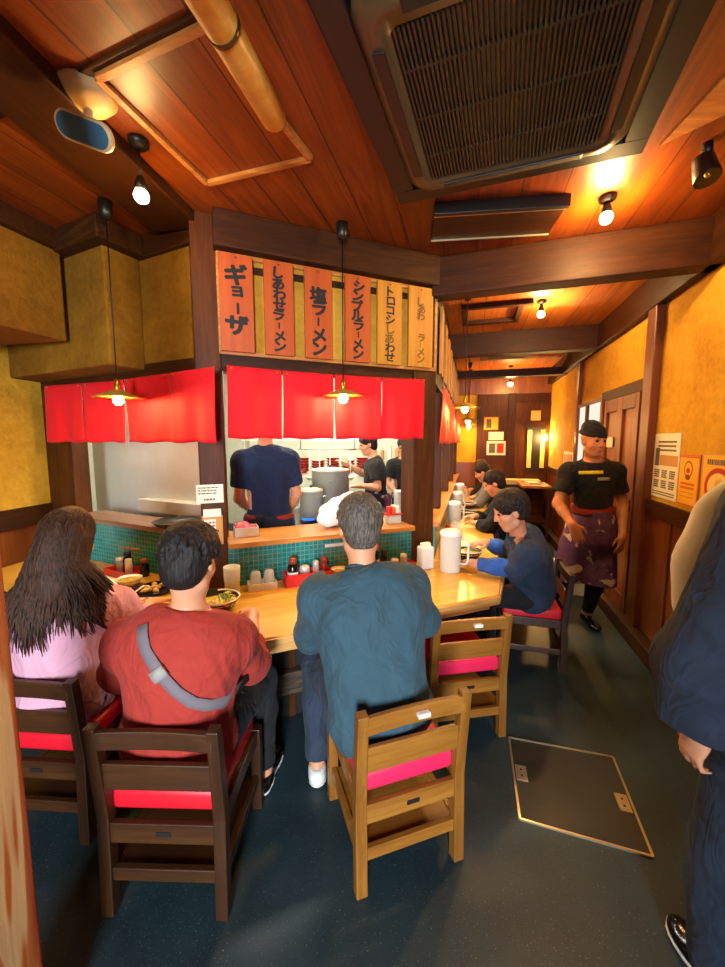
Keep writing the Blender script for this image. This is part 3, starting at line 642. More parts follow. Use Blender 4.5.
# ------------------------------------------------------------------ floor hatch
hc = [(.794, 1.953), (1.272, 1.819), (1.122, 1.341), (.669, 1.493)]
t = thing('floor_hatch', 'square floor hatch with a thin pale metal rim and two lift plates', 'hatch', (*hc[3], 0))
o_ = hc[3]; lc = [(p[0]-o_[0], p[1]-o_[1]) for p in hc]
MB().prism(lc, .0, .004).build('cover', 'hatch_inner', t)
fm = MB()
for i in range(4): p, q = lc[i], lc[(i+1) % 4]; fm.bar((*p, .004), (*q, .004), .009, .008)
fm.build('metal_rim', 'metal_trim', t)
for (i, j, s) in ((3, 0, .52), (2, 1, .45)):
    p = Vector((*lc[i], 0)).lerp(Vector((*lc[j], 0)), s); c = Vector((sum(q[0] for q in lc)/4, sum(q[1] for q in lc)/4, 0)); d = (Vector((*lc[j], 0))-Vector((*lc[i], 0))).normalized(); m = Vector((-d.y, d.x, 0)); m = m if m.dot(c-p) > 0 else -m
    k = p+m*.035; pl = MB().bar(k-d*.045+Vector((0, 0, .006)), k+d*.045+Vector((0, 0, .006)), .05, .004).build('lift_plate', 'metal_trim', t)
    sc_ = MB()
    for q in (-.018, .018): sc_.cyl(k+d*q+Vector((0, 0, .007)), k+d*q+Vector((0, 0, .0095)), .005, n=10)
    sc_.build('screw', 'wire_dark', pl)

# ------------------------------------------------------------------ chairs
def make_chair(lab, wood_z, wood_x, seat, lo=(0,0), rz=0., mark_top=True):
    """origin on the floor under the seat centre, +y is forwards"""
    t = thing('wooden_chair', lab, 'chair', (*lo, 0), rz, 'low wooden counter chairs'); W = .195; D = .20
    for s in (-1, 1):
        MB().tube([(s*W, -D, 0), (s*W, -D+.012, .36), (s*(W+.002), -D-.022, .70)], [.030, .030, .027], 4, True, False, up=(1, 1, 0)).build('back_leg', wood_z, t, bevel=.004)
        MB().bar((s*W, D, 0), (s*W, D, .375), .042, .042, up=(0, 1, 0)).build('front_leg', wood_z, t, bevel=.004)
        MB().box(s*W-.011, s*W+.011, -D+.03, D-.02, .315, .372).build('side_rail', wood_x, t, bevel=.003)
        MB().box(s*W-.011, s*W+.011, -D+.02, D-.02, .125, .165).build('side_stretcher', wood_x, t, bevel=.003)
    tr = MB(); y0 = -D-.018
    tr.prism([(x, y0-.012+.014*math.cos(x/W*1.3)-.012) for x in np.linspace(-W, W, 9)]+[(x, y0+.010+.014*math.cos(x/W*1.3)-.012) for x in np.linspace(W, -W, 9)], .625, .688)
    tr = tr.build('top_rail', wood_x, t, bevel=.004)
    y1 = -D-.004; MB().box(-W+.012, W-.012, y1-.011, y1+.009, .470, .562).build('back_slat', wood_x, t, bevel=.004)
    rr = MB().box(-W, W, -D-.004, -D+.018, .265, .338).build('rear_rail', wood_x, t, bevel=.003)
    MB().box(-W, W, D-.012, D+.01, .30, .372).build('front_rail', wood_x, t, bevel=.003)
    MB().box(-W, W, -D-.006, -D+.016, .125, .172).build('rear_stretcher', wood_x, t, bevel=.003)
    MB().box(-W+.012, W-.012, -D+.02, D-.02, .148, .158).build('shelf_board', wood_x, t)
    q = MB(); n = 14
    for k in range(n+1): pass
    c = MB().box(-W+.008, W-.008, -D+.022, D+.012, .358, .440).build('seat_cushion', seat, t, bevel=.022, seg=4)
    for p in c.data.polygons: p.use_smooth = True
    if mark_top:
        MB().box(.0, .045, y0-.030, y0-.012, .652, .668).build('small_label', 'label_white', tr)
    MB().box(-.02, .03, -D-.0065, -D-.004, .294, .310).build('small_tag', 'wire_dark', rr)
    return t
CH = make_chair('mid brown wooden chair with pink seat, under the man in the teal jacket', 'chair_wood', 'chair_wood_x', 'seat_pink', (.115, 1.475), R(18.5))
copy_tree(CH, (.53, 2.14, 0), R(10), 'empty mid brown wooden chair with pink seat, pushed up to the counter corner')
c5 = make_chair('dark wooden chair with red seat, under the young man in the navy jacket', 'chair_dark', 'chair_dark_x', 'seat_red', (1.255, 2.80), R(74.5+90-74.5+74.5), False)
c5.rotation_euler = (0, 0, R(74.5))
CD = make_chair('dark wooden chair with red seat, under the man in the red shirt', 'chair_dark', 'chair_dark_x', 'seat_red', (-.66, 1.365), R(-1.5), False)
copy_tree(CD, (-1.285, 1.62, 0), R(-4), 'dark wooden chair with red seat, under the woman in the pink shirt')
# ------------------------------------------------------------------ things on the counters
def bowl(lab, x, y, z, r, h, mat, rim=None, fill=None, group=None, cat='bowl', top=None):
    t = thing('bowl', lab, cat, (x, y, z), 0, group)
    MB().lathe([(0, 0), (r*.45, 0), (r*.47, .008), (r*.75, h*.35), (r*.96, h*.85), (r, h), (r*.96, h), (r*.72, h*.42), (r*.4, .016), (0, .014)], n=32).build('shell', mat, t)
    if rim: MB().lathe([(r*.985, h-.006), (r*1.012, h-.003), (r*1.005, h+.004), (r*.95, h+.002), (r*.94, h-.01)], n=32).build('rim', rim, t)
    if fill: MB().lathe([(0, h*.80), (r*.5, h*.79), (r*.93, h*.76), (r*.9, h*.7), (0, h*.7)], n=28).build('soup', fill, t)
    if top: top(t, r, h)
    return t
def ramen_top(t, r, h):
    m = MB()
    for i in range(46):
        a, q = random.uniform(-2.2, 1.4), r*.75*math.sqrt(random.random()); p = Vector((math.cos(a)*q, math.sin(a)*q, h*.82))
        d = Vector((random.uniform(-1, 1), random.uniform(-1, 1), 0)).normalized()*.028
        m.tube([p-d, p+Vector((0, 0, .008)), p+d], .0028, 6)
    m.build('noodles', 'noodle', t)
    m = MB()
    for i in range(40):
        a, q = random.uniform(0, 6.3), r*.4*math.sqrt(random.random()); p = Vector((.03+math.cos(a)*q, .01+math.sin(a)*q, h*.86+random.uniform(0, .01)))
        m.tube([p, p+Vector((random.uniform(-.004, .004), random.uniform(-.004, .004), .005))], .005, 7)
    m.build('scallions', 'scallion', t)
    m = MB()
    for i in range(3): m.bar((-.05-.012*i, .055, h*.8), (-.06-.012*i, .075, h*1.22), .05, .002)
    m.build('seaweed', 'nori', t)
bowl('black ramen bowl with a white rim and noodles, beside the man in red', -.765, 2.0, .70, .108, .075, 'bowl_black', 'bowl_white', 'broth', top=ramen_top)
bowl('black ramen bowl with a pale rim, before the young man in navy', .80, 2.88, .70, .105, .085, 'bowl_black', 'bowl_white', 'broth', top=ramen_top)
bowl('small pale bowl with toppings just left of the grey haired head', -.15, 2.50, .70, .062, .06, 'bowl_white', 'gyoza', 'broth')
def plate(lab, x, y, r, mat, rim=None):
    t = thing('plate', lab, 'plate', (x, y, .70))
    MB().lathe([(0, 0), (r*.6, 0), (r*.65, .004), (r, .02), (r, .024), (r*.62, .010), (0, .009)], n=32).build('dish', mat, t); return t
def foods(name, lab, x, y, z, n, r, size, mat, grp=None, cat='food'):
    for i in range(n):
        a = 2*math.pi*i/n; q = r if i else 0
        m = MB(); m.ell((0, 0, size[2]*.9), size, 14, 8); 
        if name == 'dumpling': m.v = [(vx, vy+.25*vx*vx/size[0], vz) for vx, vy, vz in m.v]
        o = m.build(name, mat, loc=(x+math.cos(a)*q, y+math.sin(a)*q, z), rotz=a+random.uniform(-.4, .4)); tag(o, lab, cat, grp)
plate('black round plate holding fried dumplings, left of the head of the man in red', -1.25, 2.27, .115, 'bowl_black')
foods('dumpling', 'golden fried dumpling on the black plate', -1.25, 2.27, .711, 6, .058, (.034, .016, .014), 'gyoza', 'dumplings on the black plate')
plate('small white saucer of fried chicken beside the long dark hair', -1.20, 2.055, .068, 'bowl_white')
foods('fried_chicken', 'brown fried chicken piece on the small white saucer', -1.20, 2.055, .711, 4, .026, (.022, .018, .014), 'karaage', 'fried chicken pieces on the saucer')
bowl('white bowl on the left counter, behind the dark bowl with a spoon', -1.46, 2.36, .70, .075, .05, 'bowl_white', None, 'broth')
b_ = bowl('small dark bowl with a white spoon, beside the saucer of chicken', -1.33, 2.12, .70, .062, .055, 'bowl_black', None, None)
o = MB().tube([(0, 0, 0), (.03, .02, .02), (.075, .06, .055)], [.014, .008, .006], 8, flat=.5).build('soup_spoon', 'bowl_white', loc=(-1.335, 2.115, .718)); tag(o, 'white soup spoon standing in the small dark bowl', 'spoon')
o = MB().box(-.16, .16, -.10, .10, 0, .004).build('place_card', 'paper', loc=(-1.62, 2.43, .70), rotz=R(-30), bevel=.002); tag(o, 'pale menu card lying on the left counter beneath the red tray', 'menu')
def tray(lab, x, y, w_, d_, h_, rz):
    t = thing('condiment_tray', lab, 'tray', (x, y, .70), rz, 'red condiment trays')
    MB().box(-w_/2, w_/2, -d_/2, d_/2, 0, .006).build('base', 'red_plastic', t, bevel=.002)
    for (x0, x1, y0, y1) in ((-w_/2, w_/2, -d_/2, -d_/2+.006), (-w_/2, w_/2, d_/2-.006, d_/2), (-w_/2, -w_/2+.006, -d_/2, d_/2), (w_/2-.006, w_/2, -d_/2, d_/2)): MB().box(x0, x1, y0, y1, .004, h_).build('side', 'red_plastic', t, bevel=.002)
    return t
def bottle(lab, x, y, r=.028, h=.16, body='soy_glass', cap='cap_brown', label=True, z=.708, grp=None, ct_='bottle'):
    t = thing('condiment_bottle', lab, ct_, (x, y, z), 0, grp)
    MB().lathe([(0, 0), (r*.95, 0), (r, .006), (r, h*.62), (r*.8, h*.72), (r*.62, h*.76), (r*.6, h*.8), (0, h*.8)], n=22).build('glass_body', body, t)
    MB().lathe([(r*.72, h*.77), (r*.78, h*.78), (r*.72, h*.97), (r*.5, h), (0, h)], n=20).build('cap', cap, t)
    if label: MB().lathe([(r*1.02, h*.22), (r*1.025, h*.23), (r*1.025, h*.45), (r*1.02, h*.46)], n=22).build('paper_label', 'label_white', t)
    return t
def jar(lab, x, y, r=.03, h=.085, body='clear_glass', lid='steel', z=.708, fill='karaage', grp=None):
    t = thing('spice_jar', lab, 'jar', (x, y, z), 0, grp)
    MB().lathe([(0, 0), (r*.9, 0), (r, .008), (r, h*.75), (r*.9, h*.8), (0, h*.8)], n=22).build('glass_body', body, t)
    MB().lathe([(0, .004), (r*.85, .004), (r*.85, h*.5), (0, h*.5)], n=18).build('contents', fill, t)
    MB().lathe([(r*.93, h*.78), (r*.96, h*.8), (r*.9, h*.97), (0, h)], n=20).build('lid', lid, t); return t
kk = lambda u, v: K(u, v)[:2]
x, y = kk(.47, -.115); tray('red condiment tray against the green tiles, left of the grey haired man', x, y, .30, .11, .075, KA)
x, y = kk(.375, -.115); bottle('soy sauce bottle with a brown cap, left end of the middle red tray', x, y, .034, .165)
x, y = kk(.455, -.10); jar('squat pepper jar with a steel lid, next to the brown capped soy bottle', x, y, .034, .10)
x, y = kk(.525, -.115); jar('slim steel topped shaker in the middle of the red tray', x, y, .02, .13)
x, y = kk(.585, -.10); bottle('small bottle with a dark red lid, right end of the middle red tray', x, y, .022, .14, 'bowl_red', 'cap_red', False)
x, y = kk(1.05, -.15); tray('red condiment tray behind the shoulder of the man in the teal jacket', x, y, .34, .11, .06, KA)
x, y = kk(.94, -.13); bottle('tall soy sauce bottle with a bright red cap, right of the grey haired head', x, y, .03, .20, 'soy_glass', 'red_plastic')
x, y = kk(1.01, -.13); bottle('shorter dark sauce bottle with a black cap, right of the red capped bottle', x, y, .028, .15, 'soy_glass', 'black_plastic')
x, y = kk(1.085, -.14); jar('low glass spice jar with a steel lid, behind the teal shoulder', x, y, .03, .08, lid='steel', fill='mark_red')
x, y = kk(1.155, -.14); jar('taller glass shaker beside the white napkin holder', x, y, .024, .11)
x, y = kk(.005, -.19); t = thing('cup_stack', 'stack of pale plastic cups at the foot of the brown pillar', 'cups', (x, y, .70))
MB().lathe([(0, 0), (.036, 0), (.042, .10), (.044, .10), (.0445, .115), (.0435, .116), (.045, .13), (.0455, .145), (.0445, .146), (.046, .16), (.0465, .185), (.044, .185), (.040, .03), (0, .03)], n=28).build('cups', 'frost', t)
x, y = kk(.185, -.11); t = thing('glass_tray', 'white plastic tray for upturned glasses, before the green tiles', 'tray', (x, y, .70), KA)
MB().box(-.085, .085, -.045, .045, 0, .006).build('base', 'white_plastic', t, bevel=.002)
for (x0, x1, y0, y1) in ((-.085, .085, -.045, -.04), (-.085, .085, .04, .045), (-.085, -.08, -.045, .045), (.08, .085, -.045, .045)): MB().box(x0, x1, y0, y1, .004, .045).build('side', 'white_plastic', t, bevel=.002)
for s, nm in ((-.038, 'upturned clear glass in the white tray, the left of two'), (.042, 'upturned clear glass in the white tray, the right of two')):
    x, y = kk(.185+s, -.11); t = thing('drinking_glass', nm, 'glass', (x, y, .708)); MB().lathe([(.034, 0), (.033, .07), (.030, .095), (.024, .106), (0, .108), (0, .102), (.026, .098), (.030, .07), (.0315, 0)], n=24).build('tumbler', 'clear_glass', t)
x, y = kk(1.315, -.17); t = thing('napkin_holder', 'white plastic napkin holder left of the big water pitcher', 'napkin holder', (x, y, .70), KA)
MB().box(-.05, .05, -.04, .04, 0, .16).build('case', 'white_plastic', t, bevel=.012, seg=3); MB().box(-.035, .035, -.02, .02, .155, .185).build('napkins', 'paper', t, bevel=.006)
def pitcher(lab, x, y, rz, s=1., grp='frosted water pitchers'):
    t = thing('water_pitcher', lab, 'pitcher', (x, y, .70), rz, grp)
    MB().lathe([(0, 0), (.066*s, 0), (.07*s, .012*s), (.070*s, .25*s), (.072*s, .262*s), (.067*s, .27*s), (.064*s, .25*s), (.062*s, .016*s), (0, .016*s)], n=32).build('jug_body', 'frost', t)
    MB().lathe([(0, .018*s), (.060*s, .018*s), (.060*s, .16*s), (0, .16*s)], n=28).build('water', 'frost', t)
    MB().lathe([(.074*s, .258*s), (.076*s, .275*s), (.06*s, .292*s), (0, .296*s)], n=32).build('lid', 'white_plastic', t)
    MB().tube([(.066*s, 0, .235*s), (.105*s, 0, .235*s), (.122*s, 0, .215*s), (.122*s, 0, .09*s), (.108*s, 0, .065*s), (.066*s, 0, .06*s)], .011*s, 10, flat=.7).build('handle', 'white_plastic', t)
    return t
pitcher('large frosted water pitcher at the counter corner, nearest the camera', .610, 2.64, R(-28))
for i, (u, lab) in enumerate(((1.15, 'frosted water pitcher on the corridor counter, second from the camera'), (2.0, 'frosted water pitcher on the corridor counter, third from the camera'), (3.0, 'frosted water pitcher on the corridor counter, fourth from the camera'))):
    p = CW(u, -.12); pitcher(lab, p[0], p[1], R(20), .95)
rows = ['nearest', 'second', 'third', 'fourth']
for i, u in enumerate((.45, 1.45, 2.35, 3.4)):
    p = CW(u, -.10); tray('red condiment tray on the corridor counter, %s from the kitchen corner' % rows[i], p[0], p[1], .26, .11, .06, RA)
    for k, (du, bd, cp, h_) in enumerate(((-.09, 'soy_glass', 'red_plastic', .19), (-.02, 'soy_glass', 'black_plastic', .15), (.06, 'bowl_white', 'steel', .13))):
        q = CW(u+du, -.10); bottle('%s bottle in the %s corridor tray' % (('red capped', 'black capped', 'white')[k], rows[i]), q[0], q[1], .028, h_, bd, cp, k < 2, grp='bottles in the corridor trays')
for i, u in enumerate((.8, 1.66, 2.62, 3.75)):
    for k in range(3):
        q = CW(u+.085*k, -.13-.03*(k % 2)); t = thing('drinking_glass', 'clear glass standing on the corridor counter among pitchers', 'glass', (*q[:2], .70), 0, 'glasses on the corridor counter')
        MB().lathe([(.028, 0), (.034, .11), (.032, .11), (.026, .006), (0, .006), (0, 0), (.028, 0)], n=20).build('tumbler', 'clear_glass', t)
for i, (u, lab) in enumerate(((1.75, 'black bowl before the person in black'), (2.40, 'black bowl before the grey jacketed customer'))):
    q = CW(u, -.26); bowl(lab, q[0], q[1], .70, .10, .08, 'bowl_black', 'bowl_white', 'broth')
# left tray group
p = L(-.66, -.13); tray('red condiment tray on the left counter, left of the man in red', p[0], p[1], .26, .13, .05, LA)
p = L(-.75, -.10); jar('round spice jar with steel lid, left in the far left red tray', p[0], p[1], .03, .10)
p = L(-.67, -.10); bottle('black soy sauce bottle in the far left red tray', p[0], p[1], .03, .15, 'soy_glass', 'black_plastic', False)
p = L(-.60, -.14); jar('slim steel shaker in the far left red tray', p[0], p[1], .022, .12, 'steel', 'steel')
p = L(-.53, -.08); bottle('brown topped sauce bottle beside the far left red tray', p[0], p[1], .03, .12, 'soy_glass', 'cap_brown', False, z=.70)
p = L(-.70, -.06); t = thing('chopsticks', 'pale wooden chopsticks lying across the far left tray bottles', 'chopsticks', (p[0], p[1], .863), LA)
MB().bar((-.09, 0, 0), (.08, .01, .004), .007, .006).build('chopstick', 'trim_wood', t); MB().bar((-.09, -.012, 0), (.08, -.004, .004), .007, .006).build('chopstick', 'trim_wood', t)
p = L(-1.2, -.2); t = thing('drinking_glass', 'clear glass on the left counter beside the long haired woman', 'glass', (p[0], p[1], .70)); MB().lathe([(.030, 0), (.036, .11), (.034, .11), (.028, .006), (0, .006), (0, 0), (.03, 0)], n=20).build('tumbler', 'clear_glass', t)
p = L(-1.32, -.16); t = thing('water_pitcher', 'pale pitcher half hidden behind the long dark hair', 'pitcher', (p[0], p[1], .70)); MB().lathe([(0, 0), (.06, 0), (.062, .22), (.05, .25), (0, .255)], n=28).build('jug_body', 'frost', t)
# papers on the pillar
def sheet(name, lab, u0, u1, z0, z1, mat, v=-.026, d=.003): o = thing(name, lab, 'notice', K(u0, v, z0), KA); MB().box(0, u1-u0, -d, 0, 0, z1-z0).build('sheet', mat, o); return o
g = sheet('paper_notice', 'white paper notice taped to the brown pillar', -.165, -.015, 1.235, 1.345, 'paper')
def tl(g, x0, x1, z0, z1, n, mat, y=-.0042):
    mb = MB(); st = (z1-z0)/n
    for i in range(n):
        z = z1-st*(i+.5); x = x0
        while x < x1-.006: w_ = random.uniform(.008, .022); mb.box(x, min(x+w_, x1), y, -.003, z-st*.22, z+st*.22); x += w_+.004
    mb.build('text_lines', mat, g)
tl(g, .01, .12, .05, .10, 3, 'mark_grey'); tl(g, .04, .11, .008, .035, 1, 'mark_brown')
g = thing('menu_holder', 'tan menu card holder fixed on the brown pillar beneath the notice', 'menu', K(-.14, -.024, .985), KA)
MB().box(0, .115, -.022, 0, 0, .175).build('card', 'card_tan', g, bevel=.002); MB().box(.008, .107, -.028, .0, .17, .215).build('top_sheets', 'paper', g, bevel=.002)
MB().box(.012, .075, -.0245, -.022, .02, .155).build('menu_sheet', 'paper', g)
mb = MB()
for i in range(9): mb.box(.016+.02*(i % 3), .030+.02*(i % 3), -.026, -.0245, .09+.02*(i//3), .102+.02*(i//3)); 
mb.build('menu_print', 'mark_red', g)
mb = MB()
for i in range(5): mb.box(.018, .07, -.026, -.0245, .028+.012*i, .034+.012*i)
mb.build('text_lines', 'mark_brown', g)
# ledge of the middle window
x, y = kk(.125, .13); t = thing('ginger_tub', 'steel tub heaped with pink pickled ginger on the window ledge', 'tub', (x, y, .985), KA)
for (x0, x1, y0, y1) in ((-.075, .075, -.055, -.051), (-.075, .075, .051, .055), (-.075, -.071, -.055, .055), (.071, .075, -.055, .055)): MB().box(x0, x1, y0, y1, 0, .062).build('side', 'steel', t, bevel=.002)
MB().box(-.075, .075, -.055, .055, 0, .004).build('base', 'steel', t)
m = MB(); nu = 18
m._add([(-.07+.14*i/nu, -.05+.1*k/nu, .055+.045*math.exp(-((i/nu-.4)**2+(k/nu-.5)**2)*5)+random.uniform(-.004, .004)-.02*(i/nu)) for k in range(nu+1) for i in range(nu+1)], [(k*(nu+1)+i, k*(nu+1)+i+1, (k+1)*(nu+1)+i+1, (k+1)*(nu+1)+i) for k in range(nu) for i in range(nu)], True)
m.build('ginger', 'ginger', t, solid=.004)
x, y = kk(1.19, .10); t = thing('storage_box', 'clear plastic box with a red lid at the right end of the window ledge', 'box', (x, y, .985), KA)
MB().box(-.055, .055, -.04, .04, 0, .065).build('tub', 'frost', t, bevel=.006); MB().box(-.06, .06, -.045, .045, .065, .077).build('lid', 'red_plastic', t, bevel=.003)
for k, (du, mt) in enumerate(((-.03, 'cap_red'), (.0, 'paper_orange'), (.03, 'box_white'))):
    x, y = kk(1.19+du, .10); o = MB().box(-.012, .012, -.03, .03, 0, .05).build('spice_packet', mt, loc=(x, y, 1.0622), rotz=KA, bevel=.003); tag(o, '%s packet standing on the red lidded box' % ('red', 'orange', 'white')[k], 'packet')
x, y = kk(.86, .14); t = thing('plastic_bag', 'puffed white plastic bag on the window ledge behind the grey haired head', 'bag', (x, y, .985), KA)
m = MB(); m.ell((0, 0, .11), (.25, .085, .115), 44, 26)
m.v = [(vx+.01*math.sin(vz*60+vx*25), vy+.008*math.sin(vx*50+vz*40), max(0, vz+.008*math.sin(vx*38+vy*50)+.02*math.sin(vx*11+1))) for vx, vy, vz in m.v]
m.build('sheet', 'rag_white', t)
x, y = L(-.36, .07)[:2]; t = thing('griddle_pan', 'flat black griddle pan on the left window ledge', 'pan', (x, y, 1.035), LA)
MB().lathe([(0, .0), (.13, 0), (.16, .03), (.165, .032), (.155, .034), (.125, .008), (0, .007)], n=40).build('pan', 'bowl_black', t); MB().bar((.15, 0, .025), (.24, .01, .04), .025, .012).build('handle', 'black_plastic', t, bevel=.003)
# steel lines on the left kitchen backsplash
o = MB().box(0, .85, -.10, 0, 0, .10).build('steel_upstand', 'steel', loc=L(-1.16, .418, 1.03), rotz=LA, bevel=.003); tag(o, 'low brushed steel upstand along the left kitchen backsplash', 'upstand')
# ------------------------------------------------------------------ kitchen
t = thing('kitchen_range', 'steel kitchen range with gas burners beneath the big stock pots', 'stove', (-.55, 3.3, 0), R(6))
MB().box(-.5, .9, .0, 1.0, .0, .84).build('cabinet', 'steel_dark', t, bevel=.005); MB().box(-.5, .9, -.02, 1.0, .84, .86).build('hob', 'ac_dark', t, bevel=.003)
for (x, y) in ((.08, .22), (.22, .66), (.55, .25)):
    MB().lathe([(.05, .86), (.085, .86), (.085, .885), (.05, .885)], (x, y, 0), n=20).build('burner', 'black_plastic', t); MB().lathe([(.035, .882), (.06, .884), (.058, .906), (.04, .904)], (x, y, 0), n=20).build('flame', 'flame_blue', t)
def pot(lab, x, y, z, r, h, lid='pot_lid'):
    t = thing('stock_pot', lab, 'pot', (x, y, z)); MB().lathe([(0, 0), (r, 0), (r, h), (r*1.03, h), (r*1.03, h+.008), (r*.97, h+.008), (r*.96, .01), (0, .01)], n=40).build('vessel', 'steel', t)
    MB().lathe([(r*1.02, h+.008), (r*1.02, h+.016), (r*.5, h+.03), (0, h+.034)], n=36).build('lid', lid, t); MB().ell((0, 0, h+.045), (.018, .018, .014)).build('lid_knob', 'black_plastic', t)
    for s in (-1, 1):
        if r > .15: MB().tube([(s*.04-.03, -r, h*.75), (s*.0-.03+s*.03, -r-.025, h*.75), (s*.03+.0, -r, h*.75)], .007, 8).build('handle', 'steel_dark', t) if s == 1 else None
        else: MB().tube([(s*r, -.03, h*.8), (s*(r+.03), 0, h*.8), (s*r, .03, h*.8)], .006, 8).build('handle', 'steel_dark', t)
    return t
pot('smaller steel pot with a lid, left of the tall stock pot', -.47, 3.55, .91, .105, .235); pot('tall wide steel stock pot with a pale lid in the kitchen', -.33, 4.0, .91, .19, .39)
t = thing('steel_shelf', 'steel kitchen shelf rack carrying stacks of red bowls', 'shelf', (-1.55, 5.0, 0), R(4))
for z in (.5, 1.16, 1.62): MB().box(0, 1.75, 0, .35, z-.015, z+.015).build('shelf_board', 'steel', t, bevel=.003)
for x in (.02, 1.73):
    for y in (.02, .33): MB().box(x-.015, x+.015, y-.015, y+.015, 0, 1.9).build('upright', 'steel_dark', t)
for i in range(8):
    a = R(4); x = -1.55+(.16+.2*i)*math.cos(a); y = 5.0+.14+(.16+.2*i)*math.sin(a)
    for k in range(4+(i % 2)):
        tb = thing('bowl', 'red and white bowl in the stacks on the steel kitchen shelf', 'bowl', (x, y, 1.176+.036*k), 0, 'bowls stacked on the kitchen shelf')
        MB().lathe([(0, 0), (.045, 0), (.048, .01), (.085, .045), (.092, .062)], n=20).build('shell', 'bowl_red', tb); MB().lathe([(.092, .062), (.089, .063), (.08, .045), (.04, .014), (0, .012)], n=20).build('glaze', 'bowl_white', tb)
t = thing('prep_table', 'steel kitchen table where the cooks in black work', 'table', (.43, 4.05, 0), R(8))
MB().box(-.03, .30, .0, .50, .83, .86).build('worktop', 'steel', t, bevel=.004)
for x in (.0, .27):
    for y in (.03, .47): MB().box(x-.02, x+.02, y-.02, y+.02, 0, .83).build('leg', 'steel_dark', t)
MB().box(.0, .27, .03, .47, .2, .22).build('under_shelf', 'steel', t)
o = MB().box(-.11, .11, -.08, .08, 0, .20).build('white_box', 'box_white', loc=(.47, 4.25, .861), rotz=R(8), bevel=.01); tag(o, 'white plastic food box on the kitchen table before the cook', 'box')
MB().box(-.05, .05, -.083, -.0795, .15, .17).build('grip_slot', 'wire_dark', o)
t = thing('stock_pot', 'dark round pot beside the white food box', 'pot', (.67, 4.42, .861)); MB().lathe([(0, 0), (.10, 0), (.115, .06), (.11, .17), (.09, .175), (0, .18)], n=30).build('vessel', 'bowl_black', t)
t = thing('kitchen_shelf', 'white kitchen rack of packets and bags behind the cooks', 'shelf', (.15, 5.75, 0), R(-10))
for z in (.9, 1.3, 1.7): MB().box(0, .86, 0, .3, z-.012, z+.012).build('shelf_board', 'kitchen_white', t)
for x in (.015, .845): MB().box(x-.015, x+.015, .0, .3, 0, 1.9).build('upright', 'kitchen_white', t)
for i in range(14):
    z = (.914, 1.314)[i % 2]; u = .07+.055*i; a = R(-10); x, y = .15+u*math.cos(a)-.15*math.sin(a), 5.75+u*math.sin(a)+.15*math.cos(a)
    o = MB().box(-.022, .022, -.06, .06, 0, random.uniform(.12, .26)).build('packet', random.choice(['box_white', 'card_tan', 'paper', 'steel', 'blue_glass']), loc=(x, y, z), rotz=a, bevel=.008); tag(o, 'packet in the row on the white kitchen rack', 'packet', 'packets on the white kitchen rack')
for i in range(5):
    o = thing('ladle', 'steel ladle hanging over the kitchen pots', 'ladle', (-.62+.12*i, 4.55, 1.5), 0, 'ladles hanging in the kitchen')
    MB().tube([(0, 0, .0), (0, 0, -.28), (0, -.01, -.3)], .005, 8).build('handle', 'steel', o); MB().lathe([(0, -.36), (.03, -.345), (.042, -.31), (.04, -.31), (.028, -.34), (0, -.352)], n=16).build('cup', 'steel', o)
o = MB().cyl((-.75, 4.55, 1.505), (-.06, 4.55, 1.505), .008, n=10).build('hanging_rail', 'steel_dark'); tag(o, 'steel rail holding the hanging ladles in the kitchen', 'rail')
for x in (-.72, -.09): MB().cyl((x, 4.55, 1.505), (x, 4.55, CEIL), .006, n=8).build('hanger', 'steel_dark', o)
t = thing('storage_box', 'clear tub with a red lid on the corridor side ledge', 'box', CW(.36, .09, .985), RA); MB().box(-.06, .06, -.05, .05, 0, .10).build('tub', 'frost', t, bevel=.006); MB().box(-.065, .065, -.055, .055, .10, .12).build('lid', 'red_plastic', t, bevel=.004)
# far end furniture
t = thing('side_table', 'small wooden side table with papers near the far door', 'table', RW(3.55, .34, 0), RA)
MB().box(-.35, .35, -.22, .22, .86, .90).build('table_top', 'trim_wood', t, bevel=.004)
for x in (-.31, .31):
    for y in (-.18, .18): MB().box(x-.02, x+.02, y-.02, y+.02, 0, .86).build('leg', 'dark_wood_z', t)
MB().box(-.33, .33, -.2, .2, .3, .32).build('shelf_board', 'dark_wood', t)
p = RW(3.5, .36, .9); o = MB().box(-.12, .12, -.09, .09, 0, .035).build('paper_pile', 'paper', loc=p, rotz=RA+.2); tag(o, 'pile of pale papers on the far side table', 'papers')
t = thing('low_counter', 'pale topped low counter against the rear wall of the corridor', 'counter', CW(4.45, -1.45, 0), RA)
MB().box(-.12, .2, 0, .62, .84, .92).build('top_board', 'tatami', t, bevel=.006); MB().box(-.10, .2, .02, .60, 0, .84).build('front_board', 'dark_wood_z', t)
t = thing('white_crate', 'white plastic crate on the floor behind the legs of the waiter', 'crate', RW(1.15, .30, 0), RA)
MB().box(-.16, .16, -.12, .12, 0, .28).build('body', 'white_plastic', t, bevel=.01); MB().box(-.17, .17, -.13, .13, .26, .30).build('rim', 'white_plastic', t, bevel=.006)
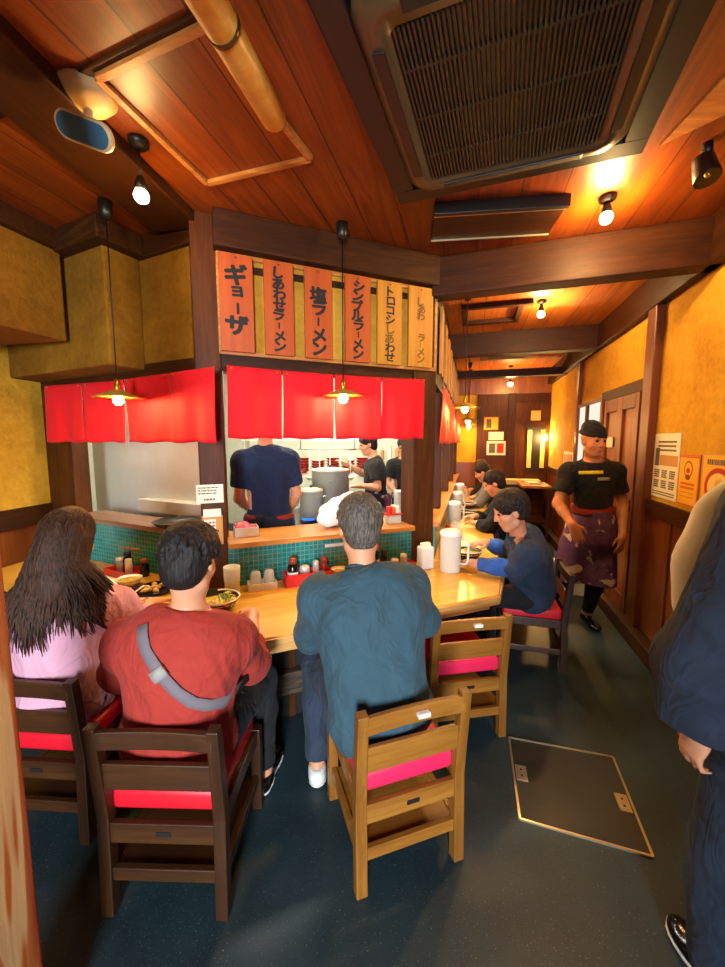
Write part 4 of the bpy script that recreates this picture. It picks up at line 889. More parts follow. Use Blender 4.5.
# ------------------------------------------------------------------ people: smooth bodies from blended rounded bones, meshed on a grid
V = lambda *a: np.array(a, float)
def unit(a): a = np.asarray(a, float); return a/np.linalg.norm(a)
class Field:
    def __init__(s, lo, hi, h):
        s.h = h; s.lo = np.asarray(lo, float); n = np.ceil((np.asarray(hi)-s.lo)/h).astype(int)+1; s.n = n
        s.ax = [s.lo[i]+h*np.arange(n[i]) for i in range(3)]; s.f = np.full(n, 9., np.float32)
    def _win(s, lo, hi):
        i0 = np.clip(np.floor((lo-s.lo)/s.h).astype(int), 0, s.n-1); i1 = np.clip(np.ceil((hi-s.lo)/s.h).astype(int)+1, 1, s.n)
        if np.any(i1 <= i0): return None
        return tuple(slice(a, b) for a, b in zip(i0, i1))
    def _xyz(s, w): return np.meshgrid(*[s.ax[i][w[i]] for i in range(3)], indexing='ij', sparse=True)
    def dist(s, pr, X, Y, Z):
        if pr[0] == 'c':
            _, a, b, ra, rb = pr; d = b-a; L2 = max(d@d, 1e-12)
            t = np.clip(((X-a[0])*d[0]+(Y-a[1])*d[1]+(Z-a[2])*d[2])/L2, 0, 1)
            return np.sqrt((X-a[0]-t*d[0])**2+(Y-a[1]-t*d[1])**2+(Z-a[2]-t*d[2])**2)-(ra+(rb-ra)*t)
        _, c, r, M3 = pr; x, y, z = X-c[0], Y-c[1], Z-c[2]
        p = [M3[0, i]*x+M3[1, i]*y+M3[2, i]*z for i in range(3)]
        k0 = np.sqrt(sum((p[i]/r[i])**2 for i in range(3)))+1e-9; k1 = np.sqrt(sum((p[i]/r[i]**2)**2 for i in range(3)))+1e-9
        return k0*(k0-1)/k1
    def bb(s, pr, m):
        if pr[0] == 'c': r = max(pr[3], pr[4])+m; return np.minimum(pr[1], pr[2])-r, np.maximum(pr[1], pr[2])+r
        r = max(pr[2])+m; return pr[1]-r, pr[1]+r
    def add(s, pr, k=.02):
        w = s._win(*s.bb(pr, 3*s.h+k*1.2))
        if w is None: return s
        d = s.dist(pr, *s._xyz(w)); a = s.f[w]; hh = np.clip(.5+.5*(d-a)/k, 0, 1); s.f[w] = d*(1-hh)+a*hh-k*hh*(1-hh); return s
    def sub(s, pr, k=.008):
        w = s._win(*s.bb(pr, 3*s.h+k*1.2))
        if w is None: return s
        d = -s.dist(pr, *s._xyz(w)); a = s.f[w]; hh = np.clip(.5+.5*(d-a)/k, 0, 1); s.f[w] = d*hh+a*(1-hh)+k*hh*(1-hh); return s
    def cut(s, p, nrm, lim=None):
        """remove everything on the nrm side of the plane; lim=(centre, radius) keeps the cut local"""
        nrm = unit(nrm); w = s._win(lim[0]-lim[1], lim[0]+lim[1]) if lim else tuple(slice(0, n) for n in s.n)
        X, Y, Z = s._xyz(w); d = (X-p[0])*nrm[0]+(Y-p[1])*nrm[1]+(Z-p[2])*nrm[2]; s.f[w] = np.maximum(s.f[w], d); return s
    def noise(s, amp, freq, seed=0, stretch=(1, 1, 1)):
        r = np.random.default_rng(seed); N = 24; lat = r.random((N, N, N)).astype(np.float32)
        G = [s.ax[i]*freq*stretch[i]+50 for i in range(3)]; I = [np.floor(g).astype(int) for g in G]; T = [g-i for g, i in zip(G, I)]; T = [t*t*(3-2*t) for t in T]
        out = 0
        for a in (0, 1):
            for b in (0, 1):
                for c in (0, 1):
                    wt = [(T[0] if a else 1-T[0]), (T[1] if b else 1-T[1]), (T[2] if c else 1-T[2])]
                    out = out+lat[np.ix_((I[0]+a) % N, (I[1]+b) % N, (I[2]+c) % N)]*wt[0][:, None, None]*wt[1][None, :, None]*wt[2][None, None, :]
        s.f += ((out-.5)*2*amp).astype(np.float32); return s
    def mesh(s, name, mat, parent, smooth=1):
        f = s.f; f = np.pad(f, 1, constant_values=9.); ins = f < 0; nx, ny, nz = np.array(f.shape)-1
        cnt = np.zeros((nx, ny, nz), np.int32); P = np.zeros((nx, ny, nz, 3), np.float32)
        cs = [(i, j, k) for i in (0, 1) for j in (0, 1) for k in (0, 1)]
        g = lambda A, c: A[c[0]:c[0]+nx, c[1]:c[1]+ny, c[2]:c[2]+nz]
        anyin = np.zeros((nx, ny, nz), bool); allin = np.ones((nx, ny, nz), bool)
        for c in cs: q = g(ins, c); anyin |= q; allin &= q
        act = anyin & ~allin; ia = np.argwhere(act); vid = np.full((nx, ny, nz), -1, np.int64); vid[act] = np.arange(len(ia))
        pos = np.zeros((len(ia), 3)); n_ = np.zeros(len(ia))
        for a in cs:
            for ax in range(3):
                if a[ax] == 1: continue
                b = list(a); b[ax] = 1
                fa = f[tuple((ia+np.array(a)).T)]; fb = f[tuple((ia+np.array(b)).T)]; m = (fa < 0) != (fb < 0)
                t = np.where(m, fa/(fa-fb+1e-20), 0); p = np.tile(np.array(a, float), (len(ia), 1)); p[:, ax] += t
                pos[m] += p[m]; n_[m] += 1
        pos = pos/np.maximum(n_, 1)[:, None]+ia; co = s.lo+(pos-1)*s.h
        quads = []
        for ax in range(3):
            o1, o2 = [q for q in range(3) if q != ax]
            sl0 = [slice(None)]*3; sl1 = [slice(None)]*3; sl0[ax] = slice(0, -1); sl1[ax] = slice(1, None)
            ch = ins[tuple(sl0)] != ins[tuple(sl1)]; e = np.argwhere(ch)
            e = e[(e[:, o1] > 0) & (e[:, o2] > 0) & (e[:, o1] < f.shape[o1]-1) & (e[:, o2] < f.shape[o2]-1)]
            d1 = np.zeros(3, int); d1[o1] = 1; d2 = np.zeros(3, int); d2[o2] = 1
            c0, c1, c2, c3 = (vid[tuple((e-q).T)] for q in (d1+d2, d2, 0*d1, d1))
            flip = ins[tuple(e.T)] ^ (ax == 1); Q = np.stack([c0, c1, c2, c3], 1); Q[~flip] = Q[~flip][:, ::-1]; quads.append(Q)
        Q = np.concatenate(quads); Q = Q[(Q >= 0).all(1)]
        E = np.concatenate([Q[:, [0, 1]], Q[:, [1, 2]], Q[:, [2, 3]], Q[:, [3, 0]]])
        for _ in range(smooth):
            acc = np.zeros_like(co); w_ = np.zeros(len(co)); np.add.at(acc, E[:, 0], co[E[:, 1]]); np.add.at(w_, E[:, 0], 1); np.add.at(acc, E[:, 1], co[E[:, 0]]); np.add.at(w_, E[:, 1], 1)
            co = co*.5+acc/np.maximum(w_, 1)[:, None]*.5
        # keep the largest island only when tiny crumbs were left
        lab = np.arange(len(co))
        for _ in range(400):
            m = np.minimum(lab[E[:, 0]], lab[E[:, 1]]); new = lab.copy(); np.minimum.at(new, E[:, 0], m); np.minimum.at(new, E[:, 1], m); new = new[new]
            if (new == lab).all(): break
            lab = new
        u_, c_ = np.unique(lab, return_counts=True); keepl = u_[c_ > .03*c_.max()] if name != 'body' else u_[[c_.argmax()]]
        km = np.isin(lab, keepl); idx = np.cumsum(km)-1; Q = idx[Q[km[Q[:, 0]]]]; co = co[km]
        me = bpy.data.meshes.new(name); me.vertices.add(len(co)); me.vertices.foreach_set('co', co.ravel())
        me.loops.add(len(Q)*4); me.loops.foreach_set('vertex_index', Q.ravel().astype(np.int32)); me.polygons.add(len(Q))
        me.polygons.foreach_set('loop_start', np.arange(0, len(Q)*4, 4, dtype=np.int32)); me.polygons.foreach_set('loop_total', np.full(len(Q), 4, np.int32))
        me.polygons.foreach_set('use_smooth', np.ones(len(Q), bool)); me.materials.append(M[mat]); me.update(calc_edges=True); me.validate()
        o = bpy.data.objects.new(name, me); COL.objects.link(o)
        if parent: o.parent = parent
        return o
def cone(a, b, ra, rb=None): return ('c', np.asarray(a, float), np.asarray(b, float), ra, ra if rb is None else rb)
def ell(c, r, B=None): return ('e', np.asarray(c, float), np.asarray(r, float), np.eye(3) if B is None else B)
def basis(fwd, up):
    f = unit(fwd); r = unit(np.cross(f, up)); u = np.cross(r, f); return np.stack([r, f, u], 1)
def lerp(a, b, t): return np.asarray(a)*(1-t)+np.asarray(b)*t
for nm, c in (('skin', '#c98a66'), ('skin_warm', '#c07a4a'), ('skin_pale', '#d6a27c')):
    t = NT(nm); v = t.coord(); n = t.noise(v, 30, 4); cc = sr(c); col = t.ramp(n, [(.3, tuple(q*.93 for q in cc)), (.7, tuple(min(1, q*1.06) for q in cc))])
    t.b.inputs['Subsurface Weight'].default_value = .08; t.b.inputs['Subsurface Radius'].default_value = (.01, .004, .002); M[nm] = t.base(col, .5, .4)
hairmat('hair_black', '#0c0908', '#241814'); hairmat('hair_grey', '#2b211a', '#73685a', (90, 90, 12)); hairmat('hair_brown', '#1a100a', '#523322', (70, 70, 4)); hairmat('hair_dark', '#110b08', '#2c1c12')
plain('eye_dark', '#120c0a', .2); plain('lip', '#a8584a', .5)
fabric('teal_cloth', '#324a54', .08, crease=.3); fabric('navy_cloth', '#2b3547', .12, crease=.34); fabric('blue_sleeve', '#2e559c', .12, crease=.34); fabric('red_cloth', '#983026', .08, crease=.3); fabric('pink_cloth', '#cf97a8', .05, crease=.34)
fabric('black_cloth', '#1c1b1d', .15, crease=.34); fabric('navy_tee', '#1b2740', .12, crease=.34); fabric('black_tee', '#1f1c1c', .12, crease=.34); fabric('dark_trousers', '#1a2130', .15, crease=.34); fabric('grey_trousers', '#2c3442', .15, crease=.34)
fabric('strap_grey', '#6d6468', .06, weave=900); fabric('white_cloth', '#d8d2c2', .05); fabric('coat_dark', '#252c3a', .2, crease=.34); fabric('red_belt', '#8a2a20', .1); fabric('grey_cloth', '#6b6864', .12, crease=.34)
plain('shoe_black', '#0c0b0b', .18); plain('shoe_white', '#d5d2ca', .5); plain('sole', '#c9c6bd', .6); plain('tag_yellow', '#e3c81c', .6); plain('tag_grey', '#8f8a80', .7)
t = NT('apron_cloth'); v = t.coord(); n = t.noise(v, 7.5, 2, .4, .6); n2 = t.noise(v, 18, 3); c = t.ramp(n2, [(.3, sr('#4c2e46')), (.7, sr('#6a4462'))])
t.base(t.mix(t.ramp(n, [(.60, (0, 0, 0)), (.63, (1, 1, 1))]), c, sr('#c4ab88')), .85, .2); M['apron_cloth'] = t.m
def head_frame(c, fwd, up=(0, 0, 1), s=1.): return dict(c=np.asarray(c, float), B=basis(fwd, up), s=s)
def HP(hd, x, y, z): return hd['c']+hd['B'] @ (np.array([x, y, z])*hd['s'])
def head_prims(hd):
    s = hd['s']; B = hd['B']; p = lambda *a: HP(hd, *a); r = lambda *a: np.array(a)*s; out = []
    out.append(('a', ell(p(0, -.012, .032), r(.076, .096, .088), B), .02)); out.append(('a', ell(p(0, .028, -.03), r(.060, .064, .082), B), .03))
    out.append(('a', ell(p(0, .062, -.098), r(.024, .020, .020), B), .03))
    for q in (-1, 1):
        out.append(('a', ell(p(q*.042, .045, -.03), r(.026, .03, .028), B), .02)); out.append(('a', cone(p(q*.05, -.0, -.075), p(q*.02, .055, -.098), .016*s), .03))
        out.append(('s', ell(p(q*.032, .101, .008), r(.021, .018, .013), B), .012))
        out.append(('a', ell(p(q*.079, -.008, -.008), r(.010, .022, .032), B), .008)); out.append(('s', ell(p(q*.088, .0, -.004), r(.006, .011, .017), B), .006))
    out.append(('a', cone(p(-.04, .080, .030), p(.04, .080, .030), .010*s), .016))
    out.append(('a', cone(p(0, .090, .012), p(0, .108, -.026), .008*s, .012*s), .012))
    for q in (-1, 1): out.append(('a', cone(p(q*.010, .095, -.030), p(q*.012, .092, -.032), .009*s), .008))
    out.append(('a', cone(p(-.018, .086, -.058), p(.018, .086, -.058), .0075*s), .008)); out.append(('a', cone(p(-.015, .084, -.069), p(.015, .084, -.069), .008*s), .006))
    out.append(('s', cone(p(-.02, .096, -.0635), p(.02, .096, -.0635), .0035*s), .003))
    return out
def hand_prims(wr, d, nrm, side, curl=.5, s=1.):
    """wr wrist, d pointing direction, nrm palm normal (where fingers curl to), side +1/-1 which way the thumb leaves"""
    d = unit(d); nrm = unit(np.asarray(nrm)-d*np.dot(nrm, d)); a = np.cross(nrm, d)*side; B = np.stack([a, d, nrm], 1); out = []
    out.append(('a', ell(wr+d*.048*s, np.array([.040, .052, .017])*s, B), .02)); out.append(('a', cone(wr-d*.01, wr+d*.03*s, .026*s, .026*s), .02))
    for off, ln, sp in ((.028, .068, .10), (.010, .078, .03), (-.010, .072, -.04), (-.028, .056, -.12)):
        p = wr+d*.086*s+a*off*s; ang = 0.; q0 = wr+d*.06*s+a*off*.9*s; out.append(('a', cone(q0, p, .0105*s, .0095*s), .008)); dd = unit(d+a*sp)
        for k, (fr_, r0, r1) in enumerate(((.45, .0092, .0085), (.32, .0085, .0078), (.23, .0078, .0066))):
            ang += curl*(.5, .8, .5)[k]; q = p+(dd*math.cos(ang)+nrm*math.sin(ang))*ln*fr_*s; out.append(('a', cone(p, q, r0*s, r1*s), .003)); p = q
    p = wr+d*.025*s+a*.026*s; q = p+unit(d*.62+a*.75+nrm*.25)*.040*s; r = q+unit(d*.85+a*.3+nrm*.45*curl)*.032*s; e = r+unit(d*.9+nrm*.5*curl)*.022*s
    out += [('a', cone(p, q, .015*s, .0115*s), .014), ('a', cone(q, r, .0112*s, .0098*s), .004), ('a', cone(r, e, .0098*s, .0078*s), .003)]
    return out
def torso_prims(J, inf=0., belly=1., w=1.):
    pe, nk = J['pelvis'], J['neck']; up = unit(nk-pe); rt = unit(J['shR']-J['shL']); rt = unit(rt-up*(rt@up)); fw = np.cross(up, rt); B = np.stack([rt, fw, up], 1); L_ = np.linalg.norm(nk-pe); out = []
    bend = J.get('bend', 0.)   # rounds the back
    P = lambda t, y=0.: lerp(pe, nk, t)+fw*(y-bend*math.sin(math.pi*t))
    out.append(('a', ell(P(.02), np.array([.165*w+inf, .12+inf, .125+inf]), B), .05))
    out.append(('a', ell(P(.34, .012), np.array([.142*w+inf, .108*belly+inf, .17+inf]), B), .06))
    out.append(('a', ell(P(.68, .0), np.array([.158*w+inf, .108+inf, .19+inf]), B), .06))
    for q in ('shL', 'shR'):
        sg = -1 if q == 'shL' else 1
        out.append(('a', cone(P(.97)+rt*sg*.03-up*.01, J[q], .05+inf*.8, .055+inf), .05))
        out.append(('a', cone(P(.72)+rt*sg*.09, J[q]-up*.02, .075+inf, .058+inf), .05))
    return out, B
def arm_prims(J, q, inf=0., to=1.):
    sh, el, wr = J['sh'+q], J['el'+q], J['wr'+q]; return [('a', cone(sh, el, .050+inf, .040+inf), .03), ('a', cone(el, lerp(el, wr, .35), .041+inf, .040+inf), .02), ('a', cone(lerp(el, wr, .35), lerp(el, wr, to), .040+inf, .028+inf), .02)]
def leg_prims(J, q, inf=0., to=1.):
    h, k, a = J['hip'+q], J['kn'+q], J['an'+q]; return [('a', cone(h, k, .082+inf, .056+inf), .04), ('a', cone(k, lerp(k, a, .35), .056+inf, .054+inf), .02), ('a', cone(lerp(k, a, .35), lerp(k, a, to), .054+inf, .036+inf), .02)]
def foot_prims(J, q, inf=0.):
    a = J['an'+q]; t_ = unit(J.get('toe'+q, V(0, 1, 0))); g = a*np.array([1, 1, 0])+V(0, 0, J.get('sole'+q, 0.)); up = V(0, 0, 1); r = np.cross(t_, up); B = np.stack([r, t_, up], 1)
    return [('a', cone(g+up*.045-t_*.035, g+up*.034+t_*.10, .036+inf, .030+inf), .02), ('a', ell(g+up*.03+t_*.135, np.array([.042+inf, .07+inf, .026+inf]), B), .02), ('a', cone(a, g+up*.05, .036+inf, .036+inf), .02)]
def apply(F, prims):
    for op, pr, k in prims: (F.add if op == 'a' else F.sub)(pr, k)
    return F
def bounds(prims, m=.05):
    lo = np.full(3, 9e9); hi = -lo
    for op, pr, k in prims:
        if op == 's': continue
        r = (max(pr[3], pr[4]) if pr[0] == 'c' else max(pr[2]))
        for c in ((pr[1], pr[2]) if pr[0] == 'c' else (pr[1],)): lo = np.minimum(lo, c-r-m); hi = np.maximum(hi, c+r+m)
    return lo, hi
def solid(prims, name, mat, parent, h, cuts=(), wr=(), smooth=1):
    F = apply(Field(*bounds(prims), h), prims)
    for (amp, freq, seed, st) in wr: F.noise(amp, freq, seed, st)
    for c in cuts: F.cut(*c)
    return F.mesh(name, mat, parent, smooth)
def shift(J, b):
    return {k: (v-b if isinstance(v, np.ndarray) and not k.startswith(('toe', 'hd', 'pn')) else v) for k, v in J.items()}
def person(J, label, skin='skin', h=.010, base=None, group=None):
    """J: world joints. Returns the root empty and local joints; builds the one continuous body."""
    base = V(*base); J = shift(J, base); root = thing('person', label, 'person', tuple(base), 0, group)
    hd = head_frame(J['head'], J['hdfwd'], J.get('hdup', V(0, 0, 1)), J.get('hs', 1.)); J['hf'] = hd
    pr, TB = torso_prims(J, 0., J.get('belly', 1.), J.get('tw', 1.)); J['TB'] = TB; pr = list(pr)
    for q in 'LR':
        pr += arm_prims(J, q); pr += leg_prims(J, q); pr += foot_prims(J, q, -.006)
        hdv = J.get('hd'+q); hdv = unit(J['wr'+q]-J['el'+q]) if hdv is None else hdv
        pr += hand_prims(J['wr'+q], hdv, J.get('pn'+q, V(0, 0, -1)), J.get('ts'+q, 1), J.get('curl'+q, .5), J.get('hands', 1.))
    pr.append(('a', cone(J['neck'], HP(hd, 0, -.015, -.05), .056, .052), .03)); pr += head_prims(hd)
    body = solid(pr, 'body', skin, root, h)
    ey = [MB().ell(tuple(HP(hd, q*.031, .079, .008)), (.012, .012, .009), 12, 8).build('eye', 'eye_dark', root) for q in (-1, 1)]
    return root, J
def hair_short(root, J, mat, h=.0055, seed=1, top=.018, back=-.075, fringe=.055, tufts=160, length=.03, sides=.0, puff=1.):
    hd = J['hf']; s = hd['s']; B = hd['B']; p = lambda *a: HP(hd, *a); rng = np.random.default_rng(seed)
    pr = [('a', ell(p(0, -.014, .040), np.array([.084*puff, .104, .094+top*.4])*s, B), .01), ('a', ell(p(0, -.048, -.015), np.array([.074*puff, .068, .085])*s, B), .02)]
    for _ in range(int(tufts*2.2)):
        a = rng.uniform(0, 2*math.pi); e = rng.uniform(-.55 if math.sin(a) < -.1 else .1, 1.5); x, y, z = math.cos(a)*math.cos(e), math.sin(a)*math.cos(e), math.sin(e)
        q = p(.081*puff*x, -.014+.101*y, .038+.092*z); dn = np.array([x*z, y*z, -math.cos(e)**2-.05]); dn = dn/np.linalg.norm(dn); nn = np.array([x, y, z])
        fl = unit(B @ (dn+nn*.10+rng.normal(0, .15, 3))); L2 = length*s*rng.uniform(.7, 1.5)
        pr.append(('a', cone(q+B @ nn*.006*s, q+fl*L2, .0078*s, .0025*s), .004))
    F = apply(Field(*bounds(pr, .03), h), pr)
    F.noise(.0022*s, 80, seed); 
    # clear the face, ears and neck
    for a in ((0, .090, -.055, .075, .075, .095), (0, .118, .0, .07, .06, fringe+.012)): F.sub(ell(p(*a[:3]), np.array(a[3:])*s, B), .006)
    for q in (-1, 1): F.sub(ell(p(q*.085, .018, -.035), np.array([.022, .040, .042])*s, B), .006)
    F.cut(p(0, 0, back), -(B @ np.array([0, -.15, 1.]))); return F.mesh('hair', mat, root, 1)
def top_garment(root, J, name, mat, inf, sleeve, hem, h=.010, neck_drop=.01, wr=(), seed=0, collar=None, extra=(), arms=True):
    """shirt or jacket over torso and arms; sleeve = fraction of the upper or whole arm covered (0..2)"""
    pr, B = torso_prims(J, inf, J.get('belly', 1.), J.get('tw', 1.)); pr = list(pr); cuts = []
    up = unit(J['neck']-J['pelvis'])
    if arms:
        for q in 'LR':
            sh, el, w_ = J['sh'+q], J['el'+q], J['wr'+q]
            if sleeve <= 1: pr.append(('a', cone(sh, lerp(sh, el, sleeve), .056+inf, .052+inf*1.3), .03))
            else:
                e2 = lerp(el, w_, sleeve-1); pr += [('a', cone(sh, el, .056+inf, .046+inf), .03), ('a', cone(el, e2, .046+inf, .034+inf), .02)]
                for k in range(3):   # gathered creases at the elbow
                    c_ = lerp(sh, el, .8+.13*k) if k < 2 else lerp(el, w_, .12); pr.append(('a', ell(c_, np.array([.052+inf]*3)*(1, 1, .45)), .02))
    pr += list(extra)
    F = apply(Field(*bounds(pr, .05), h), pr)
    for (amp, freq, sd, st) in wr: F.noise(amp, freq, sd+seed, st)
    if hem is not None: F.cut(lerp(J['pelvis'], J['neck'], hem), -up, (J['pelvis']-up*.1, .42))
    for q in 'LR':
        if arms:
            sh, el, w_ = J['sh'+q], J['el'+q], J['wr'+q]
            if sleeve <= 1: e2 = lerp(sh, el, sleeve); F.cut(e2, el-sh, (e2+unit(el-sh)*.09, .11))
            else: e2 = lerp(el, w_, sleeve-1); F.cut(e2, w_-el, (e2+unit(w_-el)*.08, .09))
    F.cut(J['neck']+up*(.035-neck_drop), up+B[:, 1]*.35, (J['neck']+up*.09, .13))
    o = F.mesh(name, mat, root, 1)
    if collar:
        m = []; c = J['neck']+up*.02
        for k in range(20):
            a = 2*math.pi*k/20; m.append(c+B[:, 0]*math.cos(a)*.066+B[:, 1]*(math.sin(a)*.066+.004)-up*(.012*math.sin(a)))
        m.append(m[0]); mb = MB(); vs = []
        for k, q in enumerate(m): vs += [q-up*.02, q*1.0+up*.028]
        mb._add(vs, [(2*k, 2*k+2, 2*k+3, 2*k+1) for k in range(20)], True); mb.build('collar', collar, root, solid=.009, subd=1)
    return o
def trousers(root, J, mat, inf=.014, to=.95, h=.010, wr=((.005, 14, 3, (1, 1, 1)),), waist=.2):
    pr, B = torso_prims(J, inf*.8, 1., J.get('tw', 1.)); pr = [pr[0], pr[1]]
    up = unit(J['neck']-J['pelvis'])
    for q in 'LR': pr += leg_prims(J, q, inf, to)
    F = apply(Field(*bounds(pr, .05), h), pr)
    for w_ in wr: F.noise(*w_)
    F.cut(lerp(J['pelvis'], J['neck'], waist), V(0, 0, 1))
    for q in 'LR': e2 = lerp(J['kn'+q], J['an'+q], to); d = J['an'+q]-J['kn'+q]; F.cut(e2, d, (e2+unit(d)*.07, .09))
    return F.mesh('trousers', mat, root, 1)
def shoes(root, J, mat, sole=None, h=.007, cut=.055):
    for q in 'LR':
        pr = foot_prims(J, q, .004); F = apply(Field(*bounds(pr, .03), h), pr); g = J.get('sole'+q, 0.)
        F.cut(V(0, 0, g+.004), V(0, 0, -1)); F.cut(V(0, 0, g+cut+.025), V(0, 0, 1)); o = F.mesh('shoe', mat, root, 1)
        if sole:
            F = apply(Field(*bounds(pr, .03), h), [(a, (b[:3]+(b[3]+.006, b[4]+.006) if b[0] == 'c' else (b[0], b[1], b[2]+.006, b[3])), k) for a, b, k in pr]); F.cut(V(0, 0, g+.001), V(0, 0, -1)); F.cut(V(0, 0, g+.024), V(0, 0, 1)); F.mesh('sole', sole, o, 0)
def surf(o):
    me = o.data; return BVHTree.FromPolygons([v.co.copy() for v in me.vertices], [tuple(p.vertices) for p in me.polygons])
def ribbon(path, width, bvh, direc, name, mat, parent, th=.004, lift=.004):
    """strap laid on a surface: path points are dropped along direc onto the mesh"""
    pts = []
    for p in path:
        hit = bvh.ray_cast(Vector(p)-Vector(direc)*1.0, Vector(direc), 3.)
        pts.append((hit[0]-Vector(direc)*lift, -Vector(direc)) if hit[0] else (Vector(p), -Vector(direc)))
    vs = []
    for i, (p, n) in enumerate(pts):
        t_ = (pts[min(i+1, len(pts)-1)][0]-pts[max(i-1, 0)][0]).normalized(); a = t_.cross(n).normalized()
        for s_ in (-.5, 0, .5):
            q = p+a*width*s_; hit = bvh.ray_cast(q-Vector(direc)*.5, Vector(direc), 2.); vs.append(hit[0]-Vector(direc)*lift if hit[0] and abs((hit[0]-q).length) < .05 else q)
    mb = MB(); fs = []
    for i in range(len(pts)-1):
        for k in (0, 1): fs.append((3*i+k, 3*i+k+1, 3*i+k+4, 3*i+k+3))
    mb._add(vs, fs, True); return mb.build(name, mat, parent, solid=th)
Z_ = V(0, 0, 1)
FOLD = lambda a=.007, f=9: ((a*1.5, f, 1, (1, 1, .55)), (a*.8, f*2.3, 5, (1, 1, .6)))
# --- man in the red shirt
J = dict(pelvis=V(-.68, 1.345, .515), neck=V(-.618, 1.335, .985), bend=.045, shL=V(-.845, 1.35, .87), shR=V(-.475, 1.355, .88), tw=1.16,
         elL=V(-.95, 1.44, .69), wrL=V(-.83, 1.73, .765), elR=V(-.455, 1.50, .69), wrR=V(-.53, 1.80, .765), hdL=V(.4, .9, -.05), hdR=V(-.5, .85, -.05), tsL=1, tsR=-1, pnL=V(0, 0, -1), pnR=V(0, 0, -1),
         hipL=V(-.755, 1.40, .495), knL=V(-.80, 1.73, .50), anL=V(-.78, 1.68, .085), hipR=V(-.555, 1.40, .495), knR=V(-.475, 1.72, .50), anR=V(-.455, 1.655, .085), toeL=V(-.05, 1, 0), toeR=V(.05, 1, 0),
         head=V(-.600, 1.325, 1.185), hdfwd=V(.08, 1, -.30), hs=1.0)
rt, J = person(J, 'person in a red shirt with a grey strap across the back, seated at the counter', base=(-.66, 1.365, 0))
hair_short(rt, J, 'hair_black', seed=3, top=.022, back=-.085, tufts=220, length=.034, puff=1.06)
sh = top_garment(rt, J, 'red_shirt', 'red_cloth', .026, 1.45, -.16, wr=FOLD(.007), seed=2)
trousers(rt, J, 'black_cloth'); shoes(rt, J, 'shoe_black', 'shoe_white')
b = surf(sh); c0 = Vector((-.66, 1.365, 0))
pts = [Vector((x, 1.2, z))-c0 for x, z in ((-.722, 1.0), (-.71, .97), (-.69, .935), (-.662, .895), (-.63, .85), (-.592, .803), (-.55, .76), (-.51, .73), (-.47, .712), (-.435, .708))]
stp = ribbon(pts, .040, b, (0, 1, 0), 'bag_strap', 'strap_grey', rt, .005, .007)
ribbon([Vector((x, 1.2, z))-c0 for x, z in ((-.655, .883), (-.645, .869), (-.633, .853))], .050, b, (0, 1, 0), 'strap_buckle', 'tag_grey', stp, .012, .013)
# --- man in the teal jacket
J = dict(pelvis=V(.075, 1.44, .52), neck=V(.0, 1.525, 1.065), bend=.05, shL=V(-.165, 1.50, .985), shR=V(.185, 1.60, .995), tw=1.16,
         elL=V(-.215, 1.66, .745), wrL=V(-.13, 1.90, .765), elR=V(.285, 1.78, .76), wrR=V(.10, 2.0, .77), hdL=V(.3, .9, 0), hdR=V(-.5, .8, 0), tsL=1, tsR=-1,
         hipL=V(-.02, 1.48, .50), knL=V(-.22, 1.79, .52), anL=V(-.215, 1.70, .085), hipR=V(.16, 1.53, .50), knR=V(.10, 1.92, .51), anR=V(.12, 1.86, .085), toeL=V(-.1, 1, 0), toeR=V(-.2, 1, 0),
         head=V(-.012, 1.55, 1.255), hdfwd=V(-.2, .95, -.28))
rt, J = person(J, 'person in a teal blue jacket seen from behind, seated on the front middle chair', base=(.10, 1.5, 0))
hair_short(rt, J, 'hair_grey', seed=5, top=.016, back=-.08, tufts=200, length=.026)
top_garment(rt, J, 'teal_jacket', 'teal_cloth', .034, 1.9, -.16, wr=FOLD(.009, 8), seed=4, collar='teal_cloth')
trousers(rt, J, 'grey_trousers', .018); shoes(rt, J, 'shoe_white', 'sole')
# --- woman in pink
J = dict(pelvis=V(-1.285, 1.57, .515), neck=V(-1.26, 1.60, .98), bend=.03, shL=V(-1.425, 1.59, .885), shR=V(-1.115, 1.625, .885),
         elL=V(-1.50, 1.74, .70), wrL=V(-1.38, 1.99, .765), elR=V(-1.03, 1.72, .71), wrR=V(-1.09, 1.93, .765), hdL=V(-.05, .95, -.1), hdR=V(.1, .95, -.1), tsL=1, tsR=-1,
         hipL=V(-1.37, 1.62, .495), knL=V(-1.38, 1.97, .50), anL=V(-1.38, 1.90, .085), hipR=V(-1.20, 1.62, .495), knR=V(-1.17, 1.98, .50), anR=V(-1.17, 1.90, .085),
         head=V(-1.240, 1.62, 1.185), hdfwd=V(.12, 1, -.30), hs=.97)
rt, J = person(J, 'person with long dark hair in a loose pink blouse, seated at the far left', skin='skin_pale', base=(-1.285, 1.62, 0))
ex = [('a', ell(lerp(J['shR'], J['elR'], .35), V(.085, .095, .11)), .04), ('a', ell(lerp(J['shL'], J['elL'], .35), V(.085, .095, .11)), .04)]
sh = top_garment(rt, J, 'pink_blouse', 'pink_cloth', .036, 1.6, -.10, wr=FOLD(.011, 8), seed=9, extra=ex, collar='pink_cloth')
trousers(rt, J, 'grey_trousers'); shoes(rt, J, 'shoe_white', 'sole')
hd = J['hf']; p = lambda *a: HP(hd, *a)
pr = [('a', ell(p(0, -.016, .042), V(.090, .108, .098), hd['B']), .01), ('a', ell(p(0, -.055, -.05), V(.088, .064, .14), hd['B']), .04), ('a', ell(p(0, -.085, -.16), V(.105, .05, .12), hd['B']), .05)]
F = apply(Field(*bounds(pr, .03), .008), pr); F.noise(.006, 40, 8, (1, 1, .12)); F.sub(ell(p(0, .098, -.06), V(.062, .075, .11), hd['B']), .008); F.mesh('hair', 'hair_brown', rt, 1)
bv = surf(sh); lk = MB(); rng = np.random.default_rng(4)
